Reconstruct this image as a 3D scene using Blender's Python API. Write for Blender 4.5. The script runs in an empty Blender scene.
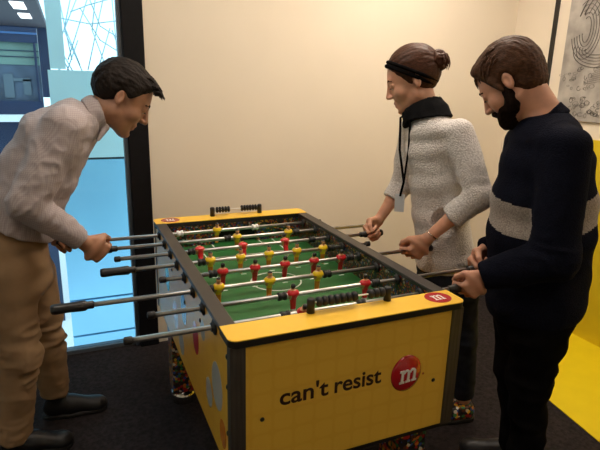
import bpy, bmesh, math, random
import numpy as np
from mathutils import Vector, Matrix

random.seed(5)
SC = bpy.context.scene
COL = SC.collection
V3 = lambda *a: np.array(a, float)
unit = lambda v: np.asarray(v, float) / np.linalg.norm(v)

# ------------------------------------------------------------------ camera
F_PX = 520.967
CAM = V3(-0.70612, -1.82394, 1.53572)
YAW, PITCH, ROLL = 0.415203, 0.262859, 0.025643
_fw = V3(math.sin(YAW)*math.cos(PITCH), math.cos(YAW)*math.cos(PITCH), -math.sin(PITCH))
_r0 = V3(math.cos(YAW), -math.sin(YAW), 0)
_u0 = np.cross(_r0, _fw)
_r = _r0*math.cos(ROLL) + _u0*math.sin(ROLL)
_u = -_r0*math.sin(ROLL) + _u0*math.cos(ROLL)
cam_data = bpy.data.cameras.new('camera')
cam_data.sensor_width = 36.0
cam_data.lens = F_PX*36.0/600.0
cam_data.clip_start = 0.05
cam = bpy.data.objects.new('camera', cam_data)
cam.matrix_world = Matrix(((_r[0], _u[0], -_fw[0], CAM[0]), (_r[1], _u[1], -_fw[1], CAM[1]),
                           (_r[2], _u[2], -_fw[2], CAM[2]), (0, 0, 0, 1)))
COL.objects.link(cam)
SC.camera = cam


def ray(px, py):
    return _fw*F_PX + _r*(px-300) - _u*(py-225)


class Measure:
    """reads joint positions off the photograph on an upright plane through a person"""
    def __init__(self, x, y):
        self.ref = V3(x, y, 0)
        v = self.ref - CAM
        v[2] = 0
        self.v = unit(v)

    def __call__(self, px, py, near=0.0):
        P = self.ref - self.v*near
        d = ray(px, py)
        return CAM + d*(((P-CAM) @ self.v)/(d @ self.v))


# ------------------------------------------------------------------ objects
def put(o, parent=None, label=None, cat=None, group=None, kind=None):
    COL.objects.link(o)
    if parent is not None:
        o.parent = parent
    if label: o['label'] = label
    if cat: o['category'] = cat
    if group: o['group'] = group
    if kind: o['kind'] = kind
    return o


def empty(name, loc, **k):
    o = bpy.data.objects.new(name, None)
    o.empty_display_size = 0.1
    o.location = loc
    return put(o, **k)


def mesh_obj(name, me, mats, parent=None, smooth=False, **k):
    """me is in world coordinates; parents only carry a translation"""
    if isinstance(me, bmesh.types.BMesh):
        m = bpy.data.meshes.new(name)
        bmesh.ops.recalc_face_normals(me, faces=me.faces)
        me.to_mesh(m)
        me.free()
        me = m
    if not isinstance(mats, (list, tuple)): mats = [mats]
    for m in mats: me.materials.append(m)
    if smooth:
        me.polygons.foreach_set('use_smooth', [True]*len(me.polygons))
    o = bpy.data.objects.new(name, me)
    put(o, parent, **k)
    if parent is not None:
        w = Vector((0, 0, 0))
        p = parent
        while p is not None:
            w += p.location
            p = p.parent
        o.location = -w
    recenter(o)
    return o


def recenter(o):
    """move the origin of a mesh object to the middle of its base"""
    me = o.data
    n = len(me.vertices)
    if not n: return
    co = np.empty(n*3, np.float32)
    me.vertices.foreach_get('co', co)
    co = co.reshape(-1, 3)
    lo, hi = co.min(0), co.max(0)
    c = np.array([(lo[0]+hi[0])/2, (lo[1]+hi[1])/2, lo[2]])
    me.vertices.foreach_set('co', (co-c).astype(np.float32).ravel())
    o.location = Vector(o.location) + Vector([float(t) for t in c])
    me.update()


def bm_box(bm, lo, hi, mi=0, rot=None):
    lo, hi = V3(*lo), V3(*hi)
    vs = [bm.verts.new((x, y, z)) for x in (lo[0], hi[0]) for y in (lo[1], hi[1]) for z in (lo[2], hi[2])]
    fs = []
    for q in ((0, 1, 3, 2), (4, 6, 7, 5), (0, 4, 5, 1), (2, 3, 7, 6), (0, 2, 6, 4), (1, 5, 7, 3)):
        f = bm.faces.new([vs[i] for i in q])
        f.material_index = mi
        fs.append(f)
    return vs


def bevel(bm, w, seg=2):
    bmesh.ops.recalc_face_normals(bm, faces=bm.faces)
    bmesh.ops.bevel(bm, geom=list(bm.edges), offset=w, segments=seg, profile=0.5, affect='EDGES', clamp_overlap=True)
    return bm


def box(lo, hi, w=0.0, seg=2):
    bm = bmesh.new()
    bm_box(bm, lo, hi)
    if w: bevel(bm, w, seg)
    return bm


def frame_of(d):
    d = unit(d)
    a = V3(0, 0, 1) if abs(d[2]) < 0.9 else V3(1, 0, 0)
    s = unit(np.cross(d, a))
    return d, s, np.cross(s, d)


def bm_lathe(bm, a, d, prof, n=20, mi=0, squash=1.0):
    """prof: (distance along d, radius)"""
    d, s, t = frame_of(d)
    a = np.asarray(a, float)
    rings = []
    for h, r in prof:
        rings.append([bm.verts.new(a + d*h + r*(s*math.cos(q)+t*squash*math.sin(q))) for q in [2*math.pi*i/n for i in range(n)]])
    for A, B in zip(rings, rings[1:]):
        for i in range(n):
            f = bm.faces.new((A[i], A[(i+1) % n], B[(i+1) % n], B[i]))
            f.smooth = True
            f.material_index = mi
    for R_ in (rings[0][::-1], rings[-1]):
        f = bm.faces.new(R_)
        f.material_index = mi
    return bm


def rodmesh(a, b, r, n=14):
    a, b = V3(*a), V3(*b)
    return bm_lathe(bmesh.new(), a, b-a, [(0, r), (np.linalg.norm(b-a), r)], n)


def tube_path(bm, pts, r, n=6, mi=0, flat=1.0, closed=False):
    """tube along a polyline; r may be a list"""
    pts = [np.asarray(p, float) for p in pts]
    m = len(pts)
    rr = r if isinstance(r, (list, tuple)) else [r]*m
    up = None
    rings = []
    for i in range(m):
        if closed:
            t = unit(pts[(i+1) % m]-pts[i-1])
        else:
            t = unit(pts[min(i+1, m-1)]-pts[max(i-1, 0)])
        if up is None:
            _, up, _ = frame_of(t)
        up = unit(up - t*(up @ t))
        w = np.cross(t, up)
        rings.append([bm.verts.new(pts[i]+rr[i]*(up*math.cos(q)+w*flat*math.sin(q))) for q in [2*math.pi*k/n for k in range(n)]])
    prs = list(zip(rings, rings[1:]))
    if closed: prs.append((rings[-1], rings[0]))
    for A, B in prs:
        for k in range(n):
            f = bm.faces.new((A[k], A[(k+1) % n], B[(k+1) % n], B[k]))
            f.smooth = True
            f.material_index = mi
    if not closed:
        for R_ in (rings[0][::-1], rings[-1]):
            bm.faces.new(R_).material_index = mi
    return bm


# ------------------------------------------------------------------ materials
def new_mat(name):
    m = bpy.data.materials.new(name)
    m.use_nodes = True
    nt = m.node_tree
    return m, nt, nt.nodes['Principled BSDF']


def N(nt, typ, **k):
    n = nt.nodes.new(typ)
    for a, b in k.items(): setattr(n, a, b)
    return n


def mat(name, col, rough=0.5, metal=0.0, noise=None, bump=None, coat=0.0, spec=0.5, sheen=0.0, sub=0.0, stretch=None):
    """noise=(scale, amount) varies the colour; bump=(scale, strength, distance)"""
    m, nt, b = new_mat(name)
    b.inputs['Base Color'].default_value = (*col, 1)
    b.inputs['Roughness'].default_value = rough
    b.inputs['Metallic'].default_value = metal
    b.inputs['Specular IOR Level'].default_value = spec
    b.inputs['Coat Weight'].default_value = coat
    b.inputs['Coat Roughness'].default_value = 0.08
    b.inputs['Sheen Weight'].default_value = sheen
    if sub:
        b.inputs['Subsurface Weight'].default_value = sub
        b.inputs['Subsurface Radius'].default_value = (0.012, 0.004, 0.002)
        b.inputs['Subsurface Scale'].default_value = 0.6
    tc = N(nt, 'ShaderNodeTexCoord')
    src = tc.outputs['Object']
    if stretch:
        mp = N(nt, 'ShaderNodeMapping')
        mp.inputs['Scale'].default_value = stretch
        nt.links.new(src, mp.inputs['Vector'])
        src = mp.outputs['Vector']
    if noise:
        t = N(nt, 'ShaderNodeTexNoise')
        t.inputs['Scale'].default_value = noise[0]
        t.inputs['Detail'].default_value = 4
        nt.links.new(src, t.inputs['Vector'])
        cr = N(nt, 'ShaderNodeValToRGB')
        lo = [max(0, c*(1-noise[1])) for c in col]
        hi = [min(1, c*(1+noise[1])) for c in col]
        cr.color_ramp.elements[0].position = 0.3
        cr.color_ramp.elements[1].position = 0.7
        cr.color_ramp.elements[0].color = (*lo, 1)
        cr.color_ramp.elements[1].color = (*hi, 1)
        nt.links.new(t.outputs['Fac'], cr.inputs['Fac'])
        nt.links.new(cr.outputs['Color'], b.inputs['Base Color'])
    if bump:
        t = N(nt, 'ShaderNodeTexNoise')
        t.inputs['Scale'].default_value = bump[0]
        t.inputs['Detail'].default_value = 3
        nt.links.new(src, t.inputs['Vector'])
        bp = N(nt, 'ShaderNodeBump')
        bp.inputs['Strength'].default_value = bump[1]
        bp.inputs['Distance'].default_value = bump[2]
        nt.links.new(t.outputs['Fac'], bp.inputs['Height'])
        nt.links.new(bp.outputs['Normal'], b.inputs['Normal'])
    return m


def emit_mat(name, col, strength):
    m, nt, b = new_mat(name)
    b.inputs['Base Color'].default_value = (*col, 1)
    b.inputs['Emission Color'].default_value = (*col, 1)
    b.inputs['Emission Strength'].default_value = strength
    return m


def confetti_mat(name, scale, dark):
    """printed round candies in many colours on a dark ground"""
    m, nt, b = new_mat(name)
    tc = N(nt, 'ShaderNodeTexCoord')
    v = N(nt, 'ShaderNodeTexVoronoi')
    v.inputs['Scale'].default_value = scale
    nt.links.new(tc.outputs['Object'], v.inputs['Vector'])
    sep = N(nt, 'ShaderNodeSeparateColor')
    nt.links.new(v.outputs['Color'], sep.inputs['Color'])
    cr = N(nt, 'ShaderNodeValToRGB')
    cr.color_ramp.interpolation = 'CONSTANT'
    cols = [(0, (.018, .017, .022)), (.30, (.45, .02, .02)), (.44, (.70, .42, .03)), (.52, (.62, .18, .02)), (.64, (.04, .20, .06)),
            (.76, (.03, .08, .35)), (.86, (.10, .035, .015)), (.95, (.6, .55, .45))]
    e = cr.color_ramp.elements
    while len(e) < len(cols): e.new(0.5)
    for el_, (p_, c_) in zip(e, cols):
        el_.position = p_
        el_.color = (*[q*dark for q in c_], 1)
    nt.links.new(sep.outputs[0], cr.inputs['Fac'])
    th = N(nt, 'ShaderNodeMath', operation='LESS_THAN')
    th.inputs[1].default_value = 0.66
    nt.links.new(v.outputs['Distance'], th.inputs[0])
    mx = N(nt, 'ShaderNodeMix', data_type='RGBA')
    mx.inputs['A'].default_value = (.008, .007, .009, 1)
    nt.links.new(th.outputs[0], mx.inputs['Factor'])
    nt.links.new(cr.outputs['Color'], mx.inputs['B'])
    nt.links.new(mx.outputs['Result'], b.inputs['Base Color'])
    b.inputs['Roughness'].default_value = 0.3
    return m


def yellow_print_mat(name, base, axes, rough):
    """yellow laminate with a faint grid of rounded candies printed on it; axes = the two object axes of the panel"""
    m, nt, b = new_mat(name)
    tc = N(nt, 'ShaderNodeTexCoord')
    sp = N(nt, 'ShaderNodeSeparateXYZ')
    nt.links.new(tc.outputs['Object'], sp.inputs[0])
    sq = []
    for a in axes:
        d = N(nt, 'ShaderNodeMath', operation='DIVIDE')
        d.inputs[1].default_value = 0.064
        nt.links.new(sp.outputs[a], d.inputs[0])
        fr = N(nt, 'ShaderNodeMath', operation='FRACT')
        nt.links.new(d.outputs[0], fr.inputs[0])
        s = N(nt, 'ShaderNodeMath', operation='SUBTRACT')
        s.inputs[1].default_value = 0.5
        nt.links.new(fr.outputs[0], s.inputs[0])
        p_ = N(nt, 'ShaderNodeMath', operation='POWER')
        p_.inputs[1].default_value = 4.0
        ab = N(nt, 'ShaderNodeMath', operation='ABSOLUTE')
        nt.links.new(s.outputs[0], ab.inputs[0])
        nt.links.new(ab.outputs[0], p_.inputs[0])
        sq.append(p_)
    ad = N(nt, 'ShaderNodeMath', operation='ADD')
    nt.links.new(sq[0].outputs[0], ad.inputs[0])
    nt.links.new(sq[1].outputs[0], ad.inputs[1])
    cr = N(nt, 'ShaderNodeValToRGB')
    e = cr.color_ramp.elements
    e[0].position, e[0].color = 0.026, (base[0]*1.0, base[1]*1.01, base[2]*1.05, 1)
    e[1].position, e[1].color = 0.046, (base[0]*.97, base[1]*.945, base[2]*.9, 1)
    nt.links.new(ad.outputs[0], cr.inputs['Fac'])
    nt.links.new(cr.outputs['Color'], b.inputs['Base Color'])
    b.inputs['Roughness'].default_value = rough
    return m


def weave_mat(name, c0, c1, pitch, rough=.85, bumpy=.3):
    """fine woven check"""
    m, nt, b = new_mat(name)
    tc = N(nt, 'ShaderNodeTexCoord')
    sp = N(nt, 'ShaderNodeSeparateXYZ')
    nt.links.new(tc.outputs['Object'], sp.inputs[0])
    outs = []
    for a, q in ((0, 1.0), (1, 1.0), (2, 1.0)):
        mu = N(nt, 'ShaderNodeMath', operation='MULTIPLY')
        mu.inputs[1].default_value = 2*math.pi/pitch
        nt.links.new(sp.outputs[a], mu.inputs[0])
        si = N(nt, 'ShaderNodeMath', operation='SINE')
        nt.links.new(mu.outputs[0], si.inputs[0])
        outs.append(si)
    ad = N(nt, 'ShaderNodeMath', operation='ADD')
    nt.links.new(outs[0].outputs[0], ad.inputs[0])
    nt.links.new(outs[2].outputs[0], ad.inputs[1])
    ad2 = N(nt, 'ShaderNodeMath', operation='ADD')
    nt.links.new(ad.outputs[0], ad2.inputs[0])
    nt.links.new(outs[1].outputs[0], ad2.inputs[1])
    mr = N(nt, 'ShaderNodeMapRange')
    mr.inputs['From Min'].default_value = -2.2
    mr.inputs['From Max'].default_value = 2.2
    nt.links.new(ad2.outputs[0], mr.inputs['Value'])
    mx = N(nt, 'ShaderNodeMix', data_type='RGBA')
    mx.inputs['A'].default_value = (*c0, 1)
    mx.inputs['B'].default_value = (*c1, 1)
    nt.links.new(mr.outputs[0], mx.inputs['Factor'])
    nt.links.new(mx.outputs['Result'], b.inputs['Base Color'])
    b.inputs['Roughness'].default_value = rough
    b.inputs['Specular IOR Level'].default_value = .2
    return m


def knit_mat(name, c0, c1, scale, strength, dist, sheen=.2):
    """bobbly knit: raised cells"""
    m, nt, b = new_mat(name)
    tc = N(nt, 'ShaderNodeTexCoord')
    v = N(nt, 'ShaderNodeTexVoronoi')
    v.inputs['Scale'].default_value = scale
    nt.links.new(tc.outputs['Object'], v.inputs['Vector'])
    cr = N(nt, 'ShaderNodeValToRGB')
    e = cr.color_ramp.elements
    e[0].position, e[0].color = .15, (*c1, 1)
    e[1].position, e[1].color = .75, (*c0, 1)
    nt.links.new(v.outputs['Distance'], cr.inputs['Fac'])
    nt.links.new(cr.outputs['Color'], b.inputs['Base Color'])
    bp = N(nt, 'ShaderNodeBump', invert=True)
    bp.inputs['Strength'].default_value = strength
    bp.inputs['Distance'].default_value = dist
    nt.links.new(v.outputs['Distance'], bp.inputs['Height'])
    nt.links.new(bp.outputs['Normal'], b.inputs['Normal'])
    b.inputs['Roughness'].default_value = .95
    b.inputs['Specular IOR Level'].default_value = .06
    b.inputs['Sheen Weight'].default_value = sheen
    return m


def glass_mat(name, tint, refl):
    m = bpy.data.materials.new(name)
    m.use_nodes = True
    nt = m.node_tree
    nt.nodes.clear()
    out = N(nt, 'ShaderNodeOutputMaterial')
    mx = N(nt, 'ShaderNodeMixShader')
    fr = N(nt, 'ShaderNodeFresnel')
    fr.inputs['IOR'].default_value = refl
    tr = N(nt, 'ShaderNodeBsdfTransparent')
    tr.inputs['Color'].default_value = (*tint, 1)
    gl = N(nt, 'ShaderNodeBsdfGlossy')
    gl.inputs['Roughness'].default_value = 0.0
    nt.links.new(fr.outputs[0], mx.inputs[0])
    nt.links.new(tr.outputs[0], mx.inputs[1])
    nt.links.new(gl.outputs[0], mx.inputs[2])
    nt.links.new(mx.outputs[0], out.inputs['Surface'])
    return m


M = {}
M['wall'] = mat('cream_plaster', (.82, .73, .60), .7, noise=(2.5, .02), bump=(220, .08, .001), spec=.25)
M['ceiling'] = mat('ceiling_white', (.75, .72, .66), .9)
M['carpet'] = mat('dark_carpet', (.024, .019, .020), .95, noise=(60, .45), bump=(320, .7, .004), spec=.15)
M['black_frame'] = mat('black_frame', (.005, .0045, .006), .6, noise=(30, .2), spec=.2)
M['grey_frame'] = mat('grey_frame', (.10, .12, .15), .4)
M['yellow_floor'] = mat('yellow_floor', (.80, .62, .004), .55, noise=(8, .03))
M['yellow_wall'] = mat('yellow_wall', (.70, .52, .006), .6, noise=(8, .03))
M['glass'] = glass_mat('window_glass', (.93, .98, 1.0), 1.25)
M['yellow_cap'] = mat('yellow_laminate', (.95, .57, .05), .35, noise=(18, .03))
M['yellow_front'] = yellow_print_mat('yellow_print_front', (.80, .49, .06), (0, 2), .38)
M['yellow_side'] = yellow_print_mat('yellow_print_side', (.78, .42, .04), (1, 2), .30)
M['yellow_side'].node_tree.nodes['Principled BSDF'].inputs['Specular IOR Level'].default_value = .25
M['black_edge'] = mat('black_edge', (.010, .009, .008), .4)
M['rail'] = mat('brown_black_rail', (.030, .024, .021), .38, noise=(40, .2))
M['steel_trim'] = mat('dark_steel_trim', (.13, .115, .10), .42, .8, noise=(120, .2), stretch=(1, 1, .05))
M['chrome'] = mat('chrome', (.78, .77, .75), .12, 1.0)
M['rod'] = mat('polished_steel', (.60, .58, .56), .36, 1.0)
M['rubber'] = mat('black_rubber', (.012, .011, .011), .55, bump=(200, .1, .001))
M['handle'] = mat('black_handle', (.016, .014, .014), .35)
M['field'] = mat('green_field', (.018, .135, .026), .5, noise=(6, .05))
M['line'] = mat('white_line', (.75, .78, .72), .5)
M['goal'] = mat('goal_hole', (.006, .006, .006), .8)
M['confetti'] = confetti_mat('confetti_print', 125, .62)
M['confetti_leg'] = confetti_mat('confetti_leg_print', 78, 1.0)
M['red'] = mat('red_print', (.46, .012, .018), .2, coat=.6)
M['white'] = mat('white_print', (.85, .82, .78), .4)
M['text'] = mat('brown_print', (.030, .008, .006), .45)
M['jersey_red'] = mat('red_jersey', (.62, .012, .018), .3, coat=.3)
M['jersey_yellow'] = mat('yellow_jersey', (.92, .62, .012), .3, coat=.3)
M['doll_skin'] = mat('figure_skin', (.62, .30, .12), .4)
M['doll_hair'] = mat('figure_hair', (.012, .009, .008), .4)
M['doll_orange'] = mat('figure_orange', (.72, .25, .02), .35)
M['doll_white'] = mat('figure_white', (.78, .70, .66), .35)
M['skin_tan'] = mat('skin_tan', (.43, .215, .130), .48, noise=(35, .08), bump=(260, .12, .001), sub=.12)
M['skin_light'] = mat('skin_light', (.62, .315, .205), .46, noise=(35, .08), bump=(260, .12, .001), sub=.12)
M['skin_rosy'] = mat('skin_rosy', (.55, .27, .175), .46, noise=(35, .08), bump=(260, .12, .001), sub=.12)
M['lip'] = mat('lips', (.42, .15, .12), .45)
M['eye_white'] = mat('eye_white', (.7, .68, .64), .2)
M['eye_dark'] = mat('eye_dark', (.03, .018, .012), .15)
M['hair_black'] = mat('hair_black', (.013, .0085, .0065), .6, noise=(70, .5), bump=(120, .6, .003), stretch=(1, 2.5, 1), spec=.16)
M['hair_brown'] = mat('hair_brown', (.062, .026, .012), .6, noise=(70, .4), bump=(130, .6, .003), stretch=(1, 1, 2.2), spec=.16)
M['hair_dark_brown'] = mat('hair_dark_brown', (.060, .022, .011), .5, noise=(80, .4), bump=(150, .4, .002), stretch=(1, 1, 3), spec=.2)
M['beard'] = mat('beard', (.013, .007, .0045), .9, noise=(110, .5), bump=(260, .8, .004), spec=.05)
M['shirt'] = weave_mat('fine_check_cotton', (.34, .285, .29), (.49, .425, .425), .0062)
M['shirt_white'] = mat('inner_collar', (.55, .48, .46), .85)
M['khaki'] = mat('khaki_cotton', (.30, .188, .102), .85, noise=(14, .10), bump=(500, .15, .001), spec=.2)
M['jeans'] = mat('dark_denim', (.018, .022, .034), .85, noise=(26, .35), bump=(500, .2, .001), spec=.2)
M['black_cloth'] = mat('black_cloth', (.005, .0045, .005), .95, noise=(20, .3), spec=.05)
M['black_knit'] = knit_mat('black_jersey_cloth', (.006, .006, .007), (.010, .010, .011), 160, .3, .002, 0)
M['navy_knit'] = knit_mat('navy_knit', (.0045, .005, .010), (.008, .009, .018), 190, .5, .003, 0)
M['beige_knit'] = knit_mat('beige_knit', (.23, .19, .165), (.36, .31, .27), 190, .5, .003, .2)
M['cream_knit'] = knit_mat('cream_bobble_knit', (.56, .52, .505), (.76, .72, .70), 150, .8, .004, .1)
M['leather'] = mat('black_leather', (.009, .008, .009), .42, bump=(90, .15, .002), spec=.35)
M['sole'] = mat('dark_sole', (.010, .009, .009), .7)
M['silver'] = mat('silver', (.8, .76, .7), .18, 1.0)
M['badge'] = mat('badge_plastic', (.62, .66, .72), .25)
M['paper'] = mat('poster_paper', (.37, .345, .315), .75, noise=(9, .30))
M['ink'] = mat('poster_ink', (.10, .09, .082), .8)
M['facade'] = mat('frosted_blue_glass', (.30, .66, .97), .35, noise=(.9, .12))
M['facade_pale'] = mat('pale_frosted_glass', (.62, .88, .98), .4, noise=(1.2, .10))
M['white_metal'] = mat('white_metal', (.92, .95, .97), .4)
M['lattice'] = mat('blue_grey_steel', (.60, .82, .93), .5)
M['navy_facade'] = mat('navy_facade', (.020, .035, .085), .4, noise=(1.5, .2))
M['office_ceiling'] = mat('office_ceiling', (.055, .045, .062), .8)
M['office_glass'] = mat('office_blind', (.17, .27, .24), .5, noise=(4, .15))
M['office_grey'] = mat('office_inside', (.075, .105, .16), .6, noise=(5, .4))
M['furniture'] = mat('office_furniture', (.11, .15, .19), .6)
M['office_lamp'] = emit_mat('office_lamp', (1, .97, .95), 1.6)
M['ground'] = mat('outside_paving', (.82, .84, .85), .8)

# ------------------------------------------------------------------ room
Y_BACK, X_RIGHT, X_LEFT, Y_FRONT, H_CEIL = 1.15, 2.22, -3.2, -3.6, 2.75
mesh_obj('floor', box((X_LEFT, Y_FRONT, -.06), (X_RIGHT, Y_BACK+.12, 0)), M['carpet'], kind='structure')
mesh_obj('ceiling', box((X_LEFT, Y_FRONT, H_CEIL), (X_RIGHT+.1, Y_BACK+.12, H_CEIL+.08)), M['ceiling'], kind='structure')
XW = -.318
mesh_obj('wall_back', box((XW, Y_BACK, 0), (X_RIGHT+.1, Y_BACK+.12, H_CEIL)), M['wall'], kind='structure')
mesh_obj('wall_right', box((X_RIGHT, Y_FRONT, 0), (X_RIGHT+.1, Y_BACK, H_CEIL)), M['wall'], kind='structure')
mesh_obj('wall_left', box((X_LEFT-.1, Y_FRONT, 0), (X_LEFT, Y_BACK+.12, H_CEIL)), M['wall'], kind='structure')
mesh_obj('wall_front', box((X_LEFT, Y_FRONT-.1, 0), (X_RIGHT+.1, Y_FRONT, H_CEIL)), M['wall'], kind='structure')
# yellow corner
bm = bmesh.new()
vs = [(1.22, -1.5), (X_RIGHT, -1.5), (X_RIGHT, .34), (1.66, .06), (1.474, .02)]
lo = [bm.verts.new((x, y, .0)) for x, y in vs]
hi = [bm.verts.new((x, y, .004)) for x, y in vs]
bm.faces.new(lo[::-1]); bm.faces.new(hi)
for i in range(5): bm.faces.new((lo[i], lo[(i+1) % 5], hi[(i+1) % 5], hi[i]))
mesh_obj('yellow_floor_covering', bm, M['yellow_floor'], kind='structure',
         label='bright yellow floor covering at the right wall')
mesh_obj('wall_right_panel', box((X_RIGHT-.012, Y_FRONT, 0), (X_RIGHT, .79, 1.255)), M['yellow_wall'], kind='structure')
mesh_obj('trim_1', box((X_RIGHT-.016, .795, 0), (X_RIGHT, .82, H_CEIL)), M['black_edge'], kind='structure')

# window: black post, panes, sill strip
win = empty('window_1', (-1.8, Y_BACK, 0), kind='structure')
mesh_obj('frame', box((-.425, Y_BACK-.03, 0), (XW, Y_BACK+.10, H_CEIL), .004), M['black_frame'], win, kind='structure')
mesh_obj('frame_edge', box((-.445, Y_BACK+.0, 0), (-.4252, Y_BACK+.06, H_CEIL)), M['grey_frame'], win, kind='structure')
mesh_obj('frame', box((X_LEFT, Y_BACK+.02, 0), (-.4452, Y_BACK+.07, .022)), M['grey_frame'], win, kind='structure')
mesh_obj('frame', box((X_LEFT, Y_BACK+.02, H_CEIL-.06), (-.4452, Y_BACK+.07, H_CEIL)), M['black_frame'], win, kind='structure')
mesh_obj('pane', box((X_LEFT, Y_BACK+.04, .022), (-.4452, Y_BACK+.046, H_CEIL-.06)), M['glass'], win, kind='structure')

# poster on the right wall (an abstract etching with loops, clouds and a little roof)
px0 = X_RIGHT-.004
post = empty('poster', (X_RIGHT-.014, .3, 1.36), label='grey etching style poster on the cream wall above the yellow panel', cat='poster')
mesh_obj('paper', box((X_RIGHT-.016, -.15, 1.36), (X_RIGHT-.012, .70, 2.65)), M['paper'], post)
bm = bmesh.new()
def ink_line(pts, w):
    P = [V3(X_RIGHT-.0170, y, z) for y, z in pts]
    tube_path(bm, P, w, 4, flat=.3)
def loop(cy, cz, ry, rz, a0, a1, n=26, sp=0.0):
    return [(cy+(ry-sp*i/n)*math.cos(a0+(a1-a0)*i/n), cz+(rz-sp*i/n)*math.sin(a0+(a1-a0)*i/n)) for i in range(n+1)]
for k in range(5):
    ink_line(loop(.56, 1.90, .10-.018*k, .17-.024*k, 1.0, 6.0), .0042)
    ink_line(loop(.46, 1.78, .17-.02*k, .10-.018*k, 2.6, 6.6), .0042)
for k in range(14):
    y0 = .62-.03*k
    ink_line([(y0-.02*i-.006*i*i*.3, 1.98+.045*i+.01*math.sin(k+i)) for i in range(8)], .0038)
ink_line(loop(.20, 1.75, .20, .22, 1.6, 4.7), .006)
ink_line(loop(.20, 1.75, .16, .18, 1.6, 4.7), .003)
for k in range(9):
    ink_line([(.50-.006*k, 1.585+.012*k), (.40, 1.60+.013*k), (.27+.008*k, 1.575+.014*k)], .0022)
for k in range(60):
    y, z = random.uniform(.28, .60), random.uniform(1.38, 1.50)
    ink_line(loop(y, z, random.uniform(.008, .022), random.uniform(.006, .016), random.uniform(0, 6), random.uniform(7, 11), 8), .0016)
for k in range(26):
    y, z = random.uniform(.45, .70), random.uniform(1.55, 1.68)
    ink_line(loop(y, z, random.uniform(.006, .018), random.uniform(.006, .014), random.uniform(0, 6), random.uniform(7, 10), 8), .0015)
mesh_obj('drawing', bm, M['ink'], post)

# ------------------------------------------------------------------ ceiling lights and an added fill panel
def ceiling_light(x, y, sx, sy, power, col, label):
    e = empty('ceiling_light', (x, y, H_CEIL-.03), label=label, cat='ceiling light', group='office ceiling lights')
    bm = bmesh.new()
    for a in ((x-sx, y-sy, x+sx, y-sy+.02), (x-sx, y+sy-.02, x+sx, y+sy), (x-sx, y-sy+.02, x-sx+.02, y+sy-.02), (x+sx-.02, y-sy+.02, x+sx, y+sy-.02)):
        bm_box(bm, (a[0], a[1], H_CEIL-.03), (a[2], a[3], H_CEIL))
    mesh_obj('frame', bm, M['white_metal'], e)
    m = emit_mat('lamp_diffuser', col, power)
    mesh_obj('diffuser', box((x-sx+.02, y-sy+.02, H_CEIL-.022), (x+sx-.02, y+sy-.02, H_CEIL-.012)), m, e)


WARM = (1.0, .865, .72)
LIGHTS = [(1.15, .30, .32, .32, 21.0), (-.05, .10, .30, .30, 13.0), (1.65, -.75, .30, .30, 10.0), (-1.1, -.65, .30, .30, 8.0), (.1, -2.3, .32, .32, 7.0)]  # last entry is an invented fill panel behind the camera, brightening the near faces
for (x, y, sx, sy, pw), nm in zip(LIGHTS, ('above the woman', 'above the football table', 'above the yellow floor', 'above the man in the shirt', 'added unseen as fill behind the photographer')):
    ceiling_light(x, y, sx, sy, pw, WARM, 'square white ceiling light panel ' + nm)

# ------------------------------------------------------------------ outside the window
mesh_obj('outside_ground', box((-8, 1.4, -1.3), (4, 9, -1.251)), M['ground'], kind='structure')
fa = empty('glass_facade', (0, 2.2, -1.25), label='pale blue frosted glass wall outside behind the window', cat='glass wall')
zs = [-1.25, -.385, -.09, .985, 1.60]
for i in range(4):
    for j, (xa, xb) in enumerate(((-.815, -.20), (-.19, .7))):
        mesh_obj('glass_panel', box((xa, 2.2, zs[i]+.008), (xb, 2.23, zs[i+1]-.008)), M['facade'] if i < 3 else M['facade_pale'], fa)
mesh_obj('backing', box((-.815, 2.24, -1.25), (.7, 2.27, 1.59)), M['grey_frame'], fa)
mesh_obj('glass_panel', box((-.797, 2.2, 1.60), (-.70, 2.23, 3.2)), M['facade_pale'], fa)
la = empty('lattice_screen', (0, 2.35, -1.25), label='blue grey web of crossing steel bars against the sky outside', cat='lattice')
bm = bmesh.new()
rr = random.Random(11)
X = lambda px, py: tuple(CAM + ray(px, py)*((2.35-CAM[1])/ray(px, py)[1]))
segs = [((55, -20), (72, 60)), ((80, -10), (58, 45)), ((58, 45), (75, 75)), ((72, -10), (64, 30)), ((64, 30), (84, 75)), ((90, -10), (68, 60)), ((80, 8), (100, 40)),
        ((84, -15), (100, 26)), ((100, 26), (122, 40)), ((105, -10), (88, 70)), ((60, 18), (90, 24)), ((90, 24), (124, 20)), ((66, 30), (80, 65)), ((96, -10), (92, 30)),
        ((92, 30), (108, 72)), ((110, 28), (98, 70)), ((112, 0), (118, 60)), ((100, 40), (124, 55)), ((55, 45), (70, 72)), ((112, 30), (124, 62)), ((78, 40), (66, 74)), ((70, 12), (88, 5)), ((88, 5), (124, -5))]
for a, b in segs:
    tube_path(bm, [X(*a), X(*b)], .0042, 5)
mesh_obj('bars', bm, M['lattice'], la)
mesh_obj('post', box((-.75, 2.34, -1.25), (-.735, 2.36, 3.2)), M['lattice'], la)
mesh_obj('post', box((.60, 2.34, -1.25), (.615, 2.36, 3.2)), M['lattice'], la)
ob = empty('office_building', (-2, 5, -1.25), label='dark navy office building with lit ceiling seen through window at left', cat='building')
bx = -1.6
mesh_obj('wall', box((-6, 4.5, -1.25), (-.945, 4.6, 1.09)), M['navy_facade'], ob)
mesh_obj('ledge', box((-6, 4.40, 1.09), (-.945, 4.5, 1.16)), M['white_metal'], ob)
mesh_obj('wall', box((-6, 4.5, 1.16), (-.945, 4.6, 1.30)), M['navy_facade'], ob)
mesh_obj('window', box((-6, 4.55, 1.30), (-.945, 4.6, 1.665)), M['office_grey'], ob)
mesh_obj('blind', box((-6, 4.54, 1.665), (-.945, 4.6, 1.885)), M['office_glass'], ob)
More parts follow.
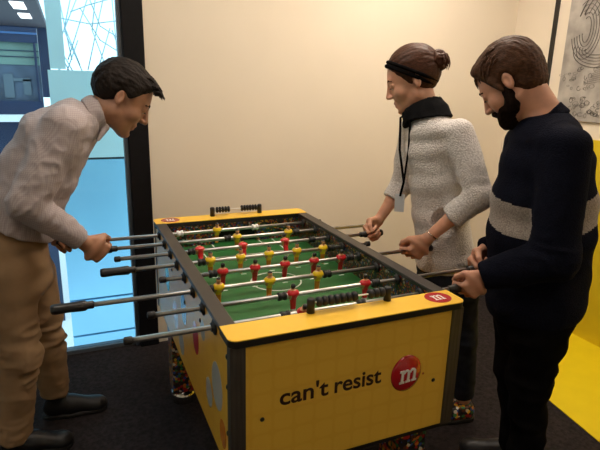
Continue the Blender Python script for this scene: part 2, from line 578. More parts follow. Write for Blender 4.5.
mesh_obj('fascia', box((-6, 4.5, 1.885), (-.945, 4.6, 2.03)), M['navy_facade'], ob)
mesh_obj('stripe', box((-6, 4.49, 1.965), (-.945, 4.5, 1.985)), mat('blue_stripe', (.06, .14, .32), .4), ob)
for k in range(9):
    x = -1.265-.36*k if k else -.99
    mesh_obj('mullion', box((x, 4.48, 1.30), (x+.022, 4.54, 1.885)), M['navy_facade'], ob)
for z in (1.74, 1.80):
    mesh_obj('mullion', box((-6, 4.53, z), (-.945, 4.54, z+.008)), M['navy_facade'], ob)
for (x, z, w, h) in ((-1.30, 1.33, .09, .24), (-1.12, 1.36, .07, .16), (-1.21, 1.50, .16, .03)):
    mesh_obj('furniture', box((x, 4.535, z), (x+w, 4.55, z+h)), M['furniture'], ob)
mesh_obj('ceiling_slab', box((-6, 4.6, 2.4), (-.945, 9, 2.5)), M['office_ceiling'], ob)
mesh_obj('back_wall', box((-6, 9, 1.2), (-.945, 9.1, 2.4)), M['navy_facade'], ob)
for x0 in (-1.245, -1.7, -2.15):
    for (ya, yb) in ((5.55, 6.22), (6.78, 7.40)):
        mesh_obj('ceiling_panel', box((x0, ya, 2.385), (x0+.15, yb, 2.398)), M['office_lamp'], ob)
w = bpy.data.worlds.new('sky')
SC.world = w
w.use_nodes = True
bg = w.node_tree.nodes['Background']
bg.inputs['Color'].default_value = (.64, .90, 1.0, 1)
bg.inputs['Strength'].default_value = 1.85

# ------------------------------------------------------------------ football table
W2, L2, HT = .38, .6594, .90
CAPD = .099
ZROD, ZF = .865, .775
ZB = .469
T = empty('foosball_table', (0, 0, 0), label='yellow candy branded table football game in the middle of the room', cat='football table')
mesh_obj('end_panel', box((-W2+.012, -L2+.010, ZB), (W2-.012, -L2+.034, HT-.022)), M['yellow_front'], T)
mesh_obj('end_panel', box((-W2+.012, L2-.034, ZB), (W2-.012, L2-.010, HT-.022)), M['yellow_front'], T)
for s in (-1, 1):
    xo, xi = s*(W2-.006), s*(W2-.030)
    mesh_obj('side_panel', box((min(xo, xi), -L2+.036, ZB), (max(xo, xi), L2-.036, HT-.016)), M['yellow_side'], T)
    xo, xi = s*W2, s*(W2-.047)
    bmr = bmesh.new()
    bm_box(bmr, (min(xo, xi), -L2+CAPD, HT-.016), (max(xo, xi), L2-CAPD, HT-.001))
    bevel(bmr, .003)
    mesh_obj('side_rail', bmr, M['rail'], T)
    # inner wall printed with candies
    xo, xi = s*(W2-.031), s*(W2-.046)
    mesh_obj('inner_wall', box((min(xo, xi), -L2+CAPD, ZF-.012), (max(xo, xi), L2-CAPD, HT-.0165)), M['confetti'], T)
for s in (-1, 1):
    yo, yi = s*(L2-CAPD+.014), s*(L2-CAPD+.001)
    bmg = bmesh.new()
    y0, y1 = min(yo, yi), max(yo, yi)
    bm_box(bmg, (-.333, y0, ZF-.012), (-.11, y1, HT-.023))
    bm_box(bmg, (.11, y0, ZF-.012), (.333, y1, HT-.023))
    bm_box(bmg, (-.11, y0, ZF+.062), (.11, y1, HT-.023))
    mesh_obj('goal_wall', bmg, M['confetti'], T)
    mesh_obj('goal', box((-.11, s*(L2-.06)-.004, ZF-.02), (.11, s*(L2-.06)+.004, ZF+.062)), M['goal'], T)
for sx in (-1, 1):
    for sy in (-1, 1):
        bmx = bmesh.new()
        xo, yo = sx*(W2-.003), sy*(L2-.006)
        bm_box(bmx, (min(xo, xo-sx*.042), min(yo, yo-sy*.004), ZB-.004), (max(xo, xo-sx*.042), max(yo, yo-sy*.004), HT-.022))
        bm_box(bmx, (min(xo, xo-sx*.003), min(yo-sy*.004, yo-sy*.030), ZB-.004), (max(xo, xo-sx*.003), max(yo-sy*.004, yo-sy*.030), HT-.022))
        mesh_obj('corner_trim', bmx, M['steel_trim'], T)
mesh_obj('bottom_board', box((-W2+.01, -L2+.012, ZB-.016), (W2-.01, L2-.012, ZB-.0002)), M['black_edge'], T)


def rounded_plate(x0, x1, y0, y1, z0, z1, r, near):
    """plate with the two outer corners rounded"""
    pts = []
    def arc(cx, cy, a0):
        for i in range(7):
            a = a0 + math.pi/2*i/6
            pts.append((cx+r*math.cos(a), cy+r*math.sin(a)))
    if near:
        arc(x0+r, y0+r, math.pi); arc(x1-r, y0+r, 1.5*math.pi)
        pts.append((x1, y1)); pts.append((x0, y1))
    else:
        pts.append((x0, y0)); pts.append((x1, y0))
        arc(x1-r, y1-r, 0); arc(x0+r, y1-r, math.pi/2)
    b = bmesh.new()
    lo = [b.verts.new((x, y, z0)) for x, y in pts]
    hi = [b.verts.new((x, y, z1)) for x, y in pts]
    b.faces.new(lo[::-1]); b.faces.new(hi)
    for i in range(len(pts)): b.faces.new((lo[i], lo[(i+1) % len(pts)], hi[(i+1) % len(pts)], hi[i]))
    return b


def slab_m(s):
    """a slab-serif letter m in the unit box, as boxes (x0,y0,x1,y1) plus arches"""
    return None


def ellipse_disc(c, ex, ey, n, th, dome=0.0, rings=1):
    """disc in the plane of ex, ey with thickness th along ex x ey; dome = how far its middle rises"""
    c, ex, ey = V3(*c), V3(*ex), V3(*ey)
    nn = unit(np.cross(ex, ey))
    b = bmesh.new()
    K = 6 if dome else 1
    lo = [b.verts.new(c+ex*math.cos(a)+ey*math.sin(a)) for a in [2*math.pi*i/n for i in range(n)]]
    prev = lo
    for k in range(0, K):
        q = 1-k/K
        hgt = th + dome*(1-q*q)
        cur = [b.verts.new(c+q*(ex*math.cos(a)+ey*math.sin(a))+nn*hgt) for a in [2*math.pi*i/n for i in range(n)]]
        for i in range(n):
            f = b.faces.new((prev[i], prev[(i+1) % n], cur[(i+1) % n], cur[i]))
            f.smooth = dome > 0 and k > 0
        prev = cur
    b.faces.new(prev)
    b.faces.new(lo[::-1])
    return b


def letter_m(c, ex, ey, th):
    """slab serif lower-case m, drawn from strips; ex, ey span one unit of width and height"""
    c, ex, ey = V3(*c), V3(*ex), V3(*ey)
    nn = unit(np.cross(ex, ey))
    b = bmesh.new()
    def quad(pts):
        lo = [b.verts.new(c+ex*(x-.5)+ey*(y-.5)) for x, y in pts]
        hi = [b.verts.new(c+ex*(x-.5)+ey*(y-.5)+nn*th) for x, y in pts]
        b.faces.new(lo[::-1]); b.faces.new(hi)
        for i in range(len(pts)): b.faces.new((lo[i], lo[(i+1) % len(pts)], hi[(i+1) % len(pts)], hi[i]))
    R_ = lambda x0, y0, x1, y1: quad([(x0, y0), (x1, y0), (x1, y1), (x0, y1)])
    for x in (.08, .43, .78):
        R_(x, .13, x+.14, .80 if x < .1 else .70)
        R_(x-.07, 0, x+.21, .13)
    R_(-.02, .80, .22, .95)
    R_(.08, .7999, .22, .8001)
    for x in (.22, .57):
        n = 7
        for i in range(n):
            a0, a1 = math.pi*(1-i/n), math.pi*(1-(i+1)/n)
            cx, ro, ri = x+.14, .21, .09
            P_ = []
            for a, r_ in ((a0, ri), (a1, ri), (a1, ro), (a0, ro)):
                P_.append((cx+r_*math.cos(a)*(1.0 if math.cos(a) > 0 else .8), .68+r_*math.sin(a)*1.3))
            quad(P_[::-1])
    return b


for near in (True, False):
    y0, y1 = (-L2, -L2+CAPD) if near else (L2-CAPD, L2)
    cap = mesh_obj('end_cap', rounded_plate(-W2, W2, y0, y1, HT-.003, HT, .026, near), M['yellow_cap'], T)
    mesh_obj('edge_band', rounded_plate(-W2, W2, y0, y1, HT-.0225, HT-.0031, .026, near), M['black_edge'], cap)
    if near:
        c, sgn = (.312, -.604, HT), 1
    else:
        c, sgn = (-.306, .612, HT), -1
    bd = mesh_obj('badge', ellipse_disc((c[0], c[1], c[2]+.0002), (.043*sgn, 0, 0), (0, .040*sgn, 0), 32, .0006), M['red'], T, label='round red badge')
    mesh_obj('letter', letter_m((c[0], c[1], c[2]+.0009), (.040*sgn, 0, 0), (0, .036*sgn, 0), .0005), M['white'], bd)

# words and badge on the near end
YF = -L2+.010


def text_obj(s, size, x, z, width, matl, parent, name, bold=.016):
    cu = bpy.data.curves.new('words', 'FONT')
    cu.body = s
    cu.size = size
    cu.offset = bold*size
    cu.extrude = .0004
    tmp = bpy.data.objects.new('words', cu)
    COL.objects.link(tmp)
    dg = bpy.context.evaluated_depsgraph_get()
    dg.update()
    me = bpy.data.meshes.new_from_object(tmp.evaluated_get(dg))
    bpy.data.objects.remove(tmp)
    co = np.array([v.co[:] for v in me.vertices])
    lo, hi = co.min(0), co.max(0)
    k = width/(hi[0]-lo[0])
    out = np.stack([x+(co[:, 0]-lo[0])*k, YF-.0008-co[:, 2], z+co[:, 1]*size/size], 1)
    me.vertices.foreach_set('co', out.astype(np.float32).ravel())
    me.materials.clear()
    return mesh_obj(name, me, matl, parent)


text_obj("can't", .073, -.236, .676, .150, M['text'], T, 'lettering', .016)
text_obj("resist", .073, -.066, .676, .157, M['text'], T, 'lettering', .016)
lent = mesh_obj('badge', ellipse_disc((.181, YF-.0004, .687), (.054, 0, .012), (-.010, 0, .060), 40, .001, dome=.012), M['red'], T, label='round glossy red badge')
mesh_obj('letter', letter_m((.181, YF-.0125, .687), (.062, 0, .004), (.003, 0, .046), .0022), M['white'], lent)
mesh_obj('trademark_dot', ellipse_disc((.246, YF-.0003, .672), (.004, 0, 0), (0, 0, .004), 14, .0004), mat('faded_red_print', (.40, .08, .02), .5), T)
for x, z in ((-.287, .645), (.288, .640)):
    mesh_obj('bolt', ellipse_disc((x, YF-.0003, z), (.0065, 0, 0), (0, 0, .0065), 16, .0015, dome=.002), M['black_edge'], T)
XS = -(W2-.006)
for y, z in ((-.615, .835), (-.615, .745), (-.615, .60), (-.30, .80), (-.05, .76), (.2, .80)):
    mesh_obj('bolt', ellipse_disc((XS-.0003, y, z), (0, -.0075, 0), (0, 0, .0075), 14, .0015, dome=.003), M['black_edge'], T)
blob_mats = [mat('print_red', (.5, .02, .03), .2), mat('print_blue', (.05, .12, .4), .2), mat('print_grey', (.50, .48, .42), .2), mat('print_orange', (.7, .22, .02), .2), mat('print_green', (.05, .3, .07), .2)]
for y, z, a, b_, k in ((-.22, .70, .045, .060, 0), (-.50, .68, .060, .075, 2), (-.40, .60, .04, .05, 2), (-.02, .72, .05, .06, 1), (.16, .62, .05, .06, 3), (.33, .72, .05, .06, 4), (-.33, .78, .03, .035, 2), (-.56, .56, .035, .045, 3), (.05, .55, .05, .05, 2)):
    mesh_obj('printed_candy', ellipse_disc((XS-.0002, y, z), (0, -a, 0), (0, 0, b_), 24, .0004), blob_mats[k], T)

# playing field
pf = mesh_obj('playfield', box((-W2+.030, -L2+.05, ZF-.012), (W2-.030, L2-.05, ZF)), M['field'], T)
bm = bmesh.new()
z0, z1 = ZF+.0002, ZF+.0007
def ring(cx, cy, r, w, a0=0, a1=2*math.pi, n=48):
    pts = [(cx+r*math.cos(a0+(a1-a0)*i/n), cy+r*math.sin(a0+(a1-a0)*i/n), (z0+z1)/2) for i in range(n+1)]
    for A, B in zip(pts, pts[1:]):
        d = unit(V3(*B)-V3(*A)); s_ = V3(-d[1], d[0], 0)*w/2
        q = [bm.verts.new(V3(*p_)+s_*k_) for p_, k_ in ((A, 1), (A, -1), (B, -1), (B, 1))]
        bm.faces.new(q)
DASH_X, DASH_Y = (-.217, -.097, .029, .148, .281), (.12, -.026)
ring(0, 0, .10, .006)
for x in DASH_X:
    for y_ in DASH_Y: bm_box(bm, (x-.011, y_-.0035, z0), (x+.011, y_+.0035, z1))
bm_box(bm, (-.333, -.003, z0), (.333, .003, z1))
for s in (-1, 1):
    y_ = s*.56
    for x in (-.19, .19): bm_box(bm, (x-.003, min(y_, y_-s*.20), z0), (x+.003, max(y_, y_-s*.20), z1))
    bm_box(bm, (-.193, y_-s*.20-.003, z0), (.193, y_-s*.20+.003, z1))
    for x in (-.12, .12): bm_box(bm, (x-.003, min(y_, y_-s*.10), z0), (x+.003, max(y_, y_-s*.10), z1))
    bm_box(bm, (-.12, y_-s*.10-.003, z0), (.12, y_-s*.10+.003, z1))
    ring(0, y_-s*.20, .06, .005, (math.pi if s > 0 else 0), (2*math.pi if s > 0 else math.pi), 20)
mesh_obj('field_line', bm, M['line'], T)

# legs
for sx in (-1, 1):
    for sy in (-1, 1):
        cx, cy = sx*.29, sy*.515
        lg = mesh_obj('leg', box((cx-.058, cy-.058, .062), (cx+.058, cy+.058, ZB-.017), .006), M['confetti_leg'], T, label='candy confetti printed leg')
        b = bm_lathe(bmesh.new(), (cx, cy, .0), (0, 0, 1), [(0, .062), (.012, .066), (.035, .064), (.0618, .056)], 24)
        mesh_obj('foot', b, M['chrome'], lg)

# score counters
for near in (True, False):
    y = -.566 if near else .628
    x0, x1 = (-.111, .149) if near else (-.098, .146)
    sc_ = mesh_obj('score_counter', rodmesh((x0, y, HT+.030), (x1, y, HT+.030), .0028, 8), M['white'], T)
    for x in (x0, x1):
        mesh_obj('post', bm_lathe(bmesh.new(), (x, y, HT+.0002), (0, 0, 1), [(0, .012), (.040, .0115), (.044, .009)], 16), M['rubber'], sc_)
    xs_ = []
    if near:
        xs_ = [x0+.026+.0195*i for i in range(7)] + [x1-.022-.0195*i for i in range(3)]
    else:
        xs_ = [x0+.024+.0145*i for i in range(5)] + [x1-.020-.0145*i for i in range(6)]
    wd = .0085 if near else .0062
    bb = bm_lathe(bmesh.new(), (xs_[0]-wd, y, HT+.030), (1, 0, 0), [(0, .007), (.002, .0135), (wd, .0155), (2*wd-.002, .0135), (2*wd, .007)], 14)
    first = mesh_obj('bead', bb, M['rubber'], sc_)
    for x in xs_[1:]:
        c = first.copy()
        COL.objects.link(c)
        c.location.x += x-xs_[0]


# ------------------------------------------------------------------ signed-distance sculpting
class P:
    def __init__(self, fn, lo, hi, k=.01, op='+'):
        self.fn, self.lo, self.hi, self.k, self.op = fn, np.asarray(lo, float), np.asarray(hi, float), k, op


def rc(a, b, ra, rb=None, k=.015, op='+'):
    """round cone"""
    rb = ra if rb is None else rb
    a, b = np.asarray(a, float), np.asarray(b, float)
    ab = b-a
    L2_ = max(ab @ ab, 1e-12)
    def fn(x, y, z):
        t = ((x-a[0])*ab[0]+(y-a[1])*ab[1]+(z-a[2])*ab[2])/L2_
        t = np.clip(t, 0, 1)
        return np.sqrt((x-a[0]-ab[0]*t)**2+(y-a[1]-ab[1]*t)**2+(z-a[2]-ab[2]*t)**2)-(ra+(rb-ra)*t)
    m = max(ra, rb)
    return P(fn, np.minimum(a, b)-m, np.maximum(a, b)+m, k, op)


def el(c, ax, r, k=.015, op='+'):
    """ellipsoid; ax = three unit axes (rows)"""
    c = np.asarray(c, float)
    ax = np.asarray(ax, float)
    def fn(x, y, z):
        dx, dy, dz = x-c[0], y-c[1], z-c[2]
        k0 = 0
        k1 = 0
        for A, R_ in zip(ax, r):
            q = dx*A[0]+dy*A[1]+dz*A[2]
            k0 = k0+(q/R_)**2
            k1 = k1+(q/R_**2)**2
        k0 = np.sqrt(k0)
        return k0*(k0-1)/np.maximum(np.sqrt(k1), 1e-6)
    m = np.sqrt(((ax*np.asarray(r)[:, None])**2).sum(0))
    return P(fn, c-m, c+m, k, op)


def loft(st, side, k=.03, op='+'):
    """limb with oval sections: st = [(centre, half-width along side, half-depth)]"""
    side = unit(side)
    st = [(np.asarray(p, float), a, b) for p, a, b in st]
    def fn(x, y, z):
        best = None
        for (p0, a0, b0), (p1, a1, b1) in zip(st, st[1:]):
            ab = p1-p0
            L_ = ab @ ab
            ax = ab/math.sqrt(L_)
            sd = unit(side-ax*(side @ ax))
            fd = np.cross(ax, sd)
            t = np.clip(((x-p0[0])*ab[0]+(y-p0[1])*ab[1]+(z-p0[2])*ab[2])/L_, 0, 1)
            qx, qy, qz = x-p0[0]-ab[0]*t, y-p0[1]-ab[1]*t, z-p0[2]-ab[2]*t
            v = qx*sd[0]+qy*sd[1]+qz*sd[2]
            w_ = qx*fd[0]+qy*fd[1]+qz*fd[2]
            u_ = qx*ax[0]+qy*ax[1]+qz*ax[2]
            ra, rb = a0+(a1-a0)*t, b0+(b1-b0)*t
            m = np.minimum(ra, rb)
            d = (np.sqrt((v/ra)**2+(w_/rb)**2+(u_/(m*.6))**2)-1)*m
            if best is None: best = d
            else:
                kk = .03
                hh = np.maximum(kk-np.abs(best-d), 0)/kk
                best = np.minimum(best, d)-hh*hh*kk*.25
        return best
    m = max(max(a, b) for _, a, b in st)
    pts = np.array([p for p, _, _ in st])
    return P(fn, pts.min(0)-m, pts.max(0)+m, k, op)


def cut(p, n, c=None, R_=None, k=.004):
    """remove what lies on the n side of a plane, within R_ of c if given"""
    p, n = np.asarray(p, float), unit(n)
    def fn(x, y, z):
        return -((x-p[0])*n[0]+(y-p[1])*n[1]+(z-p[2])*n[2])
    if c is None:
        return P(fn, (-9,)*3, (9,)*3, k, '-')
    c = np.asarray(c, float)
    def fn2(x, y, z):
        d = fn(x, y, z)
        q = np.sqrt((x-c[0])**2+(y-c[1])**2+(z-c[2])**2)-R_
        return np.maximum(d, q)
    return P(fn2, c-R_, c+R_, k, '-')


def evaluate(prims, x, y, z):
    D = np.full(np.broadcast(x, y, z).shape, .2)
    for p_ in prims:
        d = p_.fn(x, y, z)
        D = combine(D, d, p_)
    return D


def combine(D, d, p_):
    k = p_.k
    if p_.op == '+':
        h_ = np.maximum(k-np.abs(D-d), 0)/k
        return np.minimum(D, d)-h_*h_*k*.25
    d = -d
    h_ = np.maximum(k-np.abs(D-d), 0)/k
    return np.maximum(D, d)+h_*h_*k*.25


def sculpt(prims, h, pad=.012):
    adds = [p_ for p_ in prims if p_.op == '+']
    lo = np.min([p_.lo for p_ in adds], 0)-pad-2*h
    hi = np.max([p_.hi for p_ in adds], 0)+pad+2*h
    n = np.ceil((hi-lo)/h).astype(int)+1
    D = np.full(n, .2, np.float32)
    gx, gy, gz = [(lo[i]+h*np.arange(n[i])).astype(np.float32) for i in range(3)]
    for p_ in prims:
        mg = p_.k+3*h+.012
        a = np.clip(np.floor((p_.lo-mg-lo)/h).astype(int), 0, n-1)
        b = np.clip(np.ceil((p_.hi+mg-lo)/h).astype(int)+1, 1, n)
        if (b <= a).any(): continue
        sl = tuple(slice(a[i], b[i]) for i in range(3))
        d = p_.fn(gx[sl[0]][:, None, None], gy[sl[1]][None, :, None], gz[sl[2]][None, None, :])
        D[sl] = combine(D[sl], d.astype(np.float32), p_)
    return nets(D, lo, h)


def nets(D, o, h):
    s = D < 0
    c = np.zeros(tuple(k-1 for k in D.shape), np.uint8)
    sl = (slice(None, -1), slice(1, None))
    cor = [(i, j, k) for i in (0, 1) for j in (0, 1) for k in (0, 1)]
    for i, j, k in cor: c += s[sl[i], sl[j], sl[k]]
    act = (c > 0) & (c < 8)
    idx = np.argwhere(act)
    vid = np.full(act.shape, -1, np.int32)
    vid[act] = np.arange(len(idx))
    pos = np.zeros((len(idx), 3))
    cnt = np.zeros(len(idx))
    for a in cor:
        for ax in range(3):
            if a[ax]: continue
            b = list(a); b[ax] = 1
            d0 = D[idx[:, 0]+a[0], idx[:, 1]+a[1], idx[:, 2]+a[2]].astype(float)
            d1 = D[idx[:, 0]+b[0], idx[:, 1]+b[1], idx[:, 2]+b[2]].astype(float)
            m = (d0 < 0) != (d1 < 0)
            t = np.where(m, d0/np.where(m, d0-d1, 1), 0)
            q = np.tile(np.array(a, float), (len(idx), 1))
            q[:, ax] += t
            pos += q*m[:, None]
            cnt += m
    verts = o+h*(idx+pos/np.maximum(cnt, 1)[:, None])
    faces = []
    for ax in range(3):
        e1, e2 = (ax+1) % 3, (ax+2) % 3
        A = [slice(None)]*3; B = [slice(None)]*3
        A[ax] = slice(None, -1); B[ax] = slice(1, None)
        sa, sb = s[tuple(A)], s[tuple(B)]
        ch = sa != sb
        w_ = np.argwhere(ch)
        ok = (w_[:, e1] > 0) & (w_[:, e2] > 0) & (w_[:, e1] < D.shape[e1]-1) & (w_[:, e2] < D.shape[e2]-1)
        w_ = w_[ok]
        ins = sa[w_[:, 0], w_[:, 1], w_[:, 2]]
        qs = []
        for d1, d2 in ((-1, -1), (0, -1), (0, 0), (-1, 0)):
            q = w_.copy()
            q[:, e1] += d1; q[:, e2] += d2
            qs.append(vid[q[:, 0], q[:, 1], q[:, 2]])
        f = np.stack(qs, 1)
        f[~ins] = f[~ins][:, ::-1]
        faces.append(f)
    return verts, np.concatenate(faces)


def relax(v, f, it=1, lam=.5):
    e = np.concatenate([f[:, [0, 1]], f[:, [1, 2]], f[:, [2, 3]], f[:, [3, 0]]])
    for _ in range(it):
        acc = np.zeros_like(v)
        cnt = np.bincount(e[:, 0], minlength=len(v)).astype(float)
        for k in range(3):
            acc[:, k] = np.bincount(e[:, 0], weights=v[e[:, 1], k], minlength=len(v))
        m = cnt > 0
        v = v.copy()
        v[m] += lam*(acc[m]/cnt[m][:, None]-v[m])
    return v


def normals(v, f):
    n = np.cross(v[f[:, 2]]-v[f[:, 0]], v[f[:, 3]]-v[f[:, 1]])
    out = np.zeros_like(v)
    for c in range(4):
        for k in range(3):
            out[:, k] += np.bincount(f[:, c], weights=n[:, k], minlength=len(v))
    return out/np.maximum(np.linalg.norm(out, axis=1), 1e-12)[:, None]


def vnoise(q, seed=0):
    """smooth value noise in -1..1"""
    i = np.floor(q).astype(np.int64)
    fr = q-i
    w_ = fr*fr*(3-2*fr)
    tot = 0
    for a in (0, 1):
        for b in (0, 1):
            for c in (0, 1):
                hsh = ((i[:, 0]+a)*374761393+(i[:, 1]+b)*668265263+(i[:, 2]+c)*2147483647+seed*1274126177) & 0xffffffff
                hsh = ((hsh ^ (hsh >> 13))*1274126177) & 0xffffffff
                r_ = ((hsh ^ (hsh >> 16)) & 0xffff)/32767.5-1
                wt = (w_[:, 0] if a else 1-w_[:, 0])*(w_[:, 1] if b else 1-w_[:, 1])*(w_[:, 2] if c else 1-w_[:, 2])
                tot = tot+r_*wt
    return tot


def folds(v, f, amp, freq, seed=0, axes=None, ridge=True, weight=None):
    """push vertices along their normals by wrinkles"""
    q = v if axes is None else v @ np.asarray(axes).T
    q = q*np.asarray(freq)
    n1 = vnoise(q, seed)
    n2 = vnoise(q*2.1+7.3, seed+1)
    d = (1-2*np.abs(n1))*.7+.3*n2 if ridge else n1*.7+.3*n2
    if weight is not None: d = d*weight
    return v+normals(v, f)*(amp*d)[:, None]


def sdf_mesh(name, vf, mats, parent, index=None, **k):
    v, f = vf
    me = bpy.data.meshes.new(name)
    me.vertices.add(len(v))
    me.vertices.foreach_set('co', v.astype(np.float32).ravel())
    me.loops.add(len(f)*4)
    me.loops.foreach_set('vertex_index', f.astype(np.int32).ravel())
    me.polygons.add(len(f))
    me.polygons.foreach_set('loop_start', np.arange(0, len(f)*4, 4, dtype=np.int32))
    me.polygons.foreach_set('loop_total', np.full(len(f), 4, np.int32))
    me.update(calc_edges=True)
    o = mesh_obj(name, me, mats, parent, smooth=True, **k)
    if index is not None:
        o.data.polygons.foreach_set('material_index', index.astype(np.int32))
        o.data.update()
    return o


# ------------------------------------------------------------------ players on the rods
def doll(x, y, zr, facing, lean, team):
    """one table-football man; facing +1 looks to +y; all in one mesh with its own colours"""
    Lr = lean
    def W_(a, b, c):        # a across, b forward, c up  (before the rod is turned)
        b2, c2 = b*math.cos(Lr)+c*math.sin(Lr), -b*math.sin(Lr)+c*math.cos(Lr)
        return V3(x+a*facing, y+b2*facing, zr+c2)
    ax = [W_(1, 0, 0)-W_(0, 0, 0), W_(0, 1, 0)-W_(0, 0, 0), W_(0, 0, 1)-W_(0, 0, 0)]
    pr = [loft([(W_(0, 0, -.020), .0095, .008), (W_(0, 0, .004), .0125, .010), (W_(0, 0, .014), .011, .008)], ax[0], k=.004)]
    for s in (-1, 1):
        pr.append(rc(W_(s*.012, 0, .012), W_(s*.0135, .003, -.010), .0045, .004, k=.004))
        pr.append(rc(W_(s*.0045, 0, -.018), W_(s*.004, 0, -.050), .0062, .0052, k=.004))
    pr.append(el(W_(0, .003, -.057), ax, (.0095, .012, .0075), k=.005))
    pr.append(rc(W_(0, 0, .015), W_(0, 0, .022), .0045, .0045, k=.003))
    pr.append(el(W_(0, .001, .028), ax, (.0078, .0085, .0098), k=.002))
    pr.append(el(W_(0, -.0015, .0315), ax, (.0086, .0088, .0082), k=.001))
    v, f = sculpt(pr, .0017, .003)
    c = v[f].mean(1)-V3(x, y, zr)
    A = np.stack([c @ ax[0], c @ ax[1], c @ ax[2]], 1)
    idx = np.zeros(len(f), int)                      # 0 jersey 1 skin 2 hair 3 shorts/legs 4 boots
    up = A[:, 2]
    idx[up > .0175] = 1
    hairm = (up > .0345) | ((up > .023) & (A[:, 1] < -.0012))
    idx[hairm & (up > .0185)] = 2
    idx[(up < -.022)] = 3
    idx[(up < -.048)] = 4
    idx[(np.abs(A[:, 0]) > .0095) & (up < .003) & (up > -.016)] = 1
    return (v, f), idx


PLAY = {1: [-.112], 2: [-.056, .192], 3: [-.257, -.072, .120], 4: [-.248, -.126, -.006, .117, .238],
        5: [-.237, -.113, .008, .131, .251], 6: [-.290, -.106, .082], 7: [-.075, .199], 8: [-.101]}
TEAM = {1: 'y', 2: 'y', 3: 'r', 4: 'y', 5: 'r', 6: 'y', 7: 'r', 8: 'r'}
ENDS = {1: (-.80, .43), 2: (-.69, .666), 3: (-.592, .62), 4: (-.65, .469), 5: (-.465, .70), 6: (-.805, .40), 7: (-.543, .775), 8: (-.623, .57)}
LEAN = {1: .25, 2: .15, 3: .5, 4: .05, 5: -.08, 6: .12, 7: .05, 8: -.5}
HANDLE_L = .122
for k in range(1, 9):
    y = .49-.14*(k-1)
    xa, xb = ENDS[k]
    rod = mesh_obj('rod', rodmesh((xa+.01, y, ZROD), (xb-.01, y, ZROD), .0079, 16), M['rod'], T, smooth=False)
    left = TEAM[k] == 'y'
    # handle on the team's side, rubber tip on the other
    hx, hd = (xa, 1) if left else (xb, -1)
    prof = [(0, .010), (.003, .0145), (.012, .0165), (.05, .0150), (.085, .0165), (.097, .0165), (.103, .0120), (.118, .0125), (HANDLE_L, .0105)]
    mesh_obj('handle', bm_lathe(bmesh.new(), (hx, y, ZROD), (hd, 0, 0), prof, 18), M['handle'], rod)
    tx, td = (xb, -1) if left else (xa, 1)
    mesh_obj('tip', bm_lathe(bmesh.new(), (tx, y, ZROD), (td, 0, 0), [(0, .006), (.003, .0112), (.020, .0115), (.024, .0095)], 14), M['rubber'], rod)
    for s in (-1, 1):
        b = bm_lathe(bmesh.new(), (s*(W2-.0055), y, ZROD), (s, 0, 0), [(0, .0235), (.004, .0230), (.008, .014), (.012, .0125)], 18)
        mesh_obj('rod_bearing', b, M['rubber'], T)
        b = bm_lathe(bmesh.new(), (s*(W2-.0465), y, ZROD), (-s, 0, 0), [(0, .020), (.006, .019), (.012, .0135)], 16)
        mesh_obj('rod_bearing', b, M['rubber'], T)
    # rubber bumpers beside the outer men
    bum = {1: [-.285, .075], 2: [PLAY[2][0]-.045, PLAY[2][1]+.04], 3: [PLAY[3][0]-.035, .25], 4: [-.283, .275], 5: [-.274, .29], 6: [-.322, .118], 7: [-.115, .240], 8: [-.16, .10]}[k]
    for x in bum:
        mesh_obj('bumper', bm_lathe(bmesh.new(), (x-.015, y, ZROD), (1, 0, 0), [(0, .010), (.002, .0145), (.010, .0145), (.012, .012), (.019, .012), (.021, .0145), (.029, .0145), (.030, .011)], 14), M['white'] if k == 1 else M['rubber'], rod)
    jm = [M['jersey_yellow'], M['doll_skin'], M['doll_hair'], M['doll_orange'], M['doll_orange']] if TEAM[k] == 'y' else \
         [M['jersey_red'], M['doll_skin'], M['doll_hair'], M['jersey_red'], M['doll_white']]
    face = -1 if TEAM[k] == 'y' else 1
    vf, idx = doll(PLAY[k][0], y, ZROD, face, LEAN[k], TEAM[k])
    first = sdf_mesh('player', vf, jm, rod, idx)
    for x in PLAY[k][1:]:
        c = first.copy()
        COL.objects.link(c)
        c.location.x += x-PLAY[k][0]


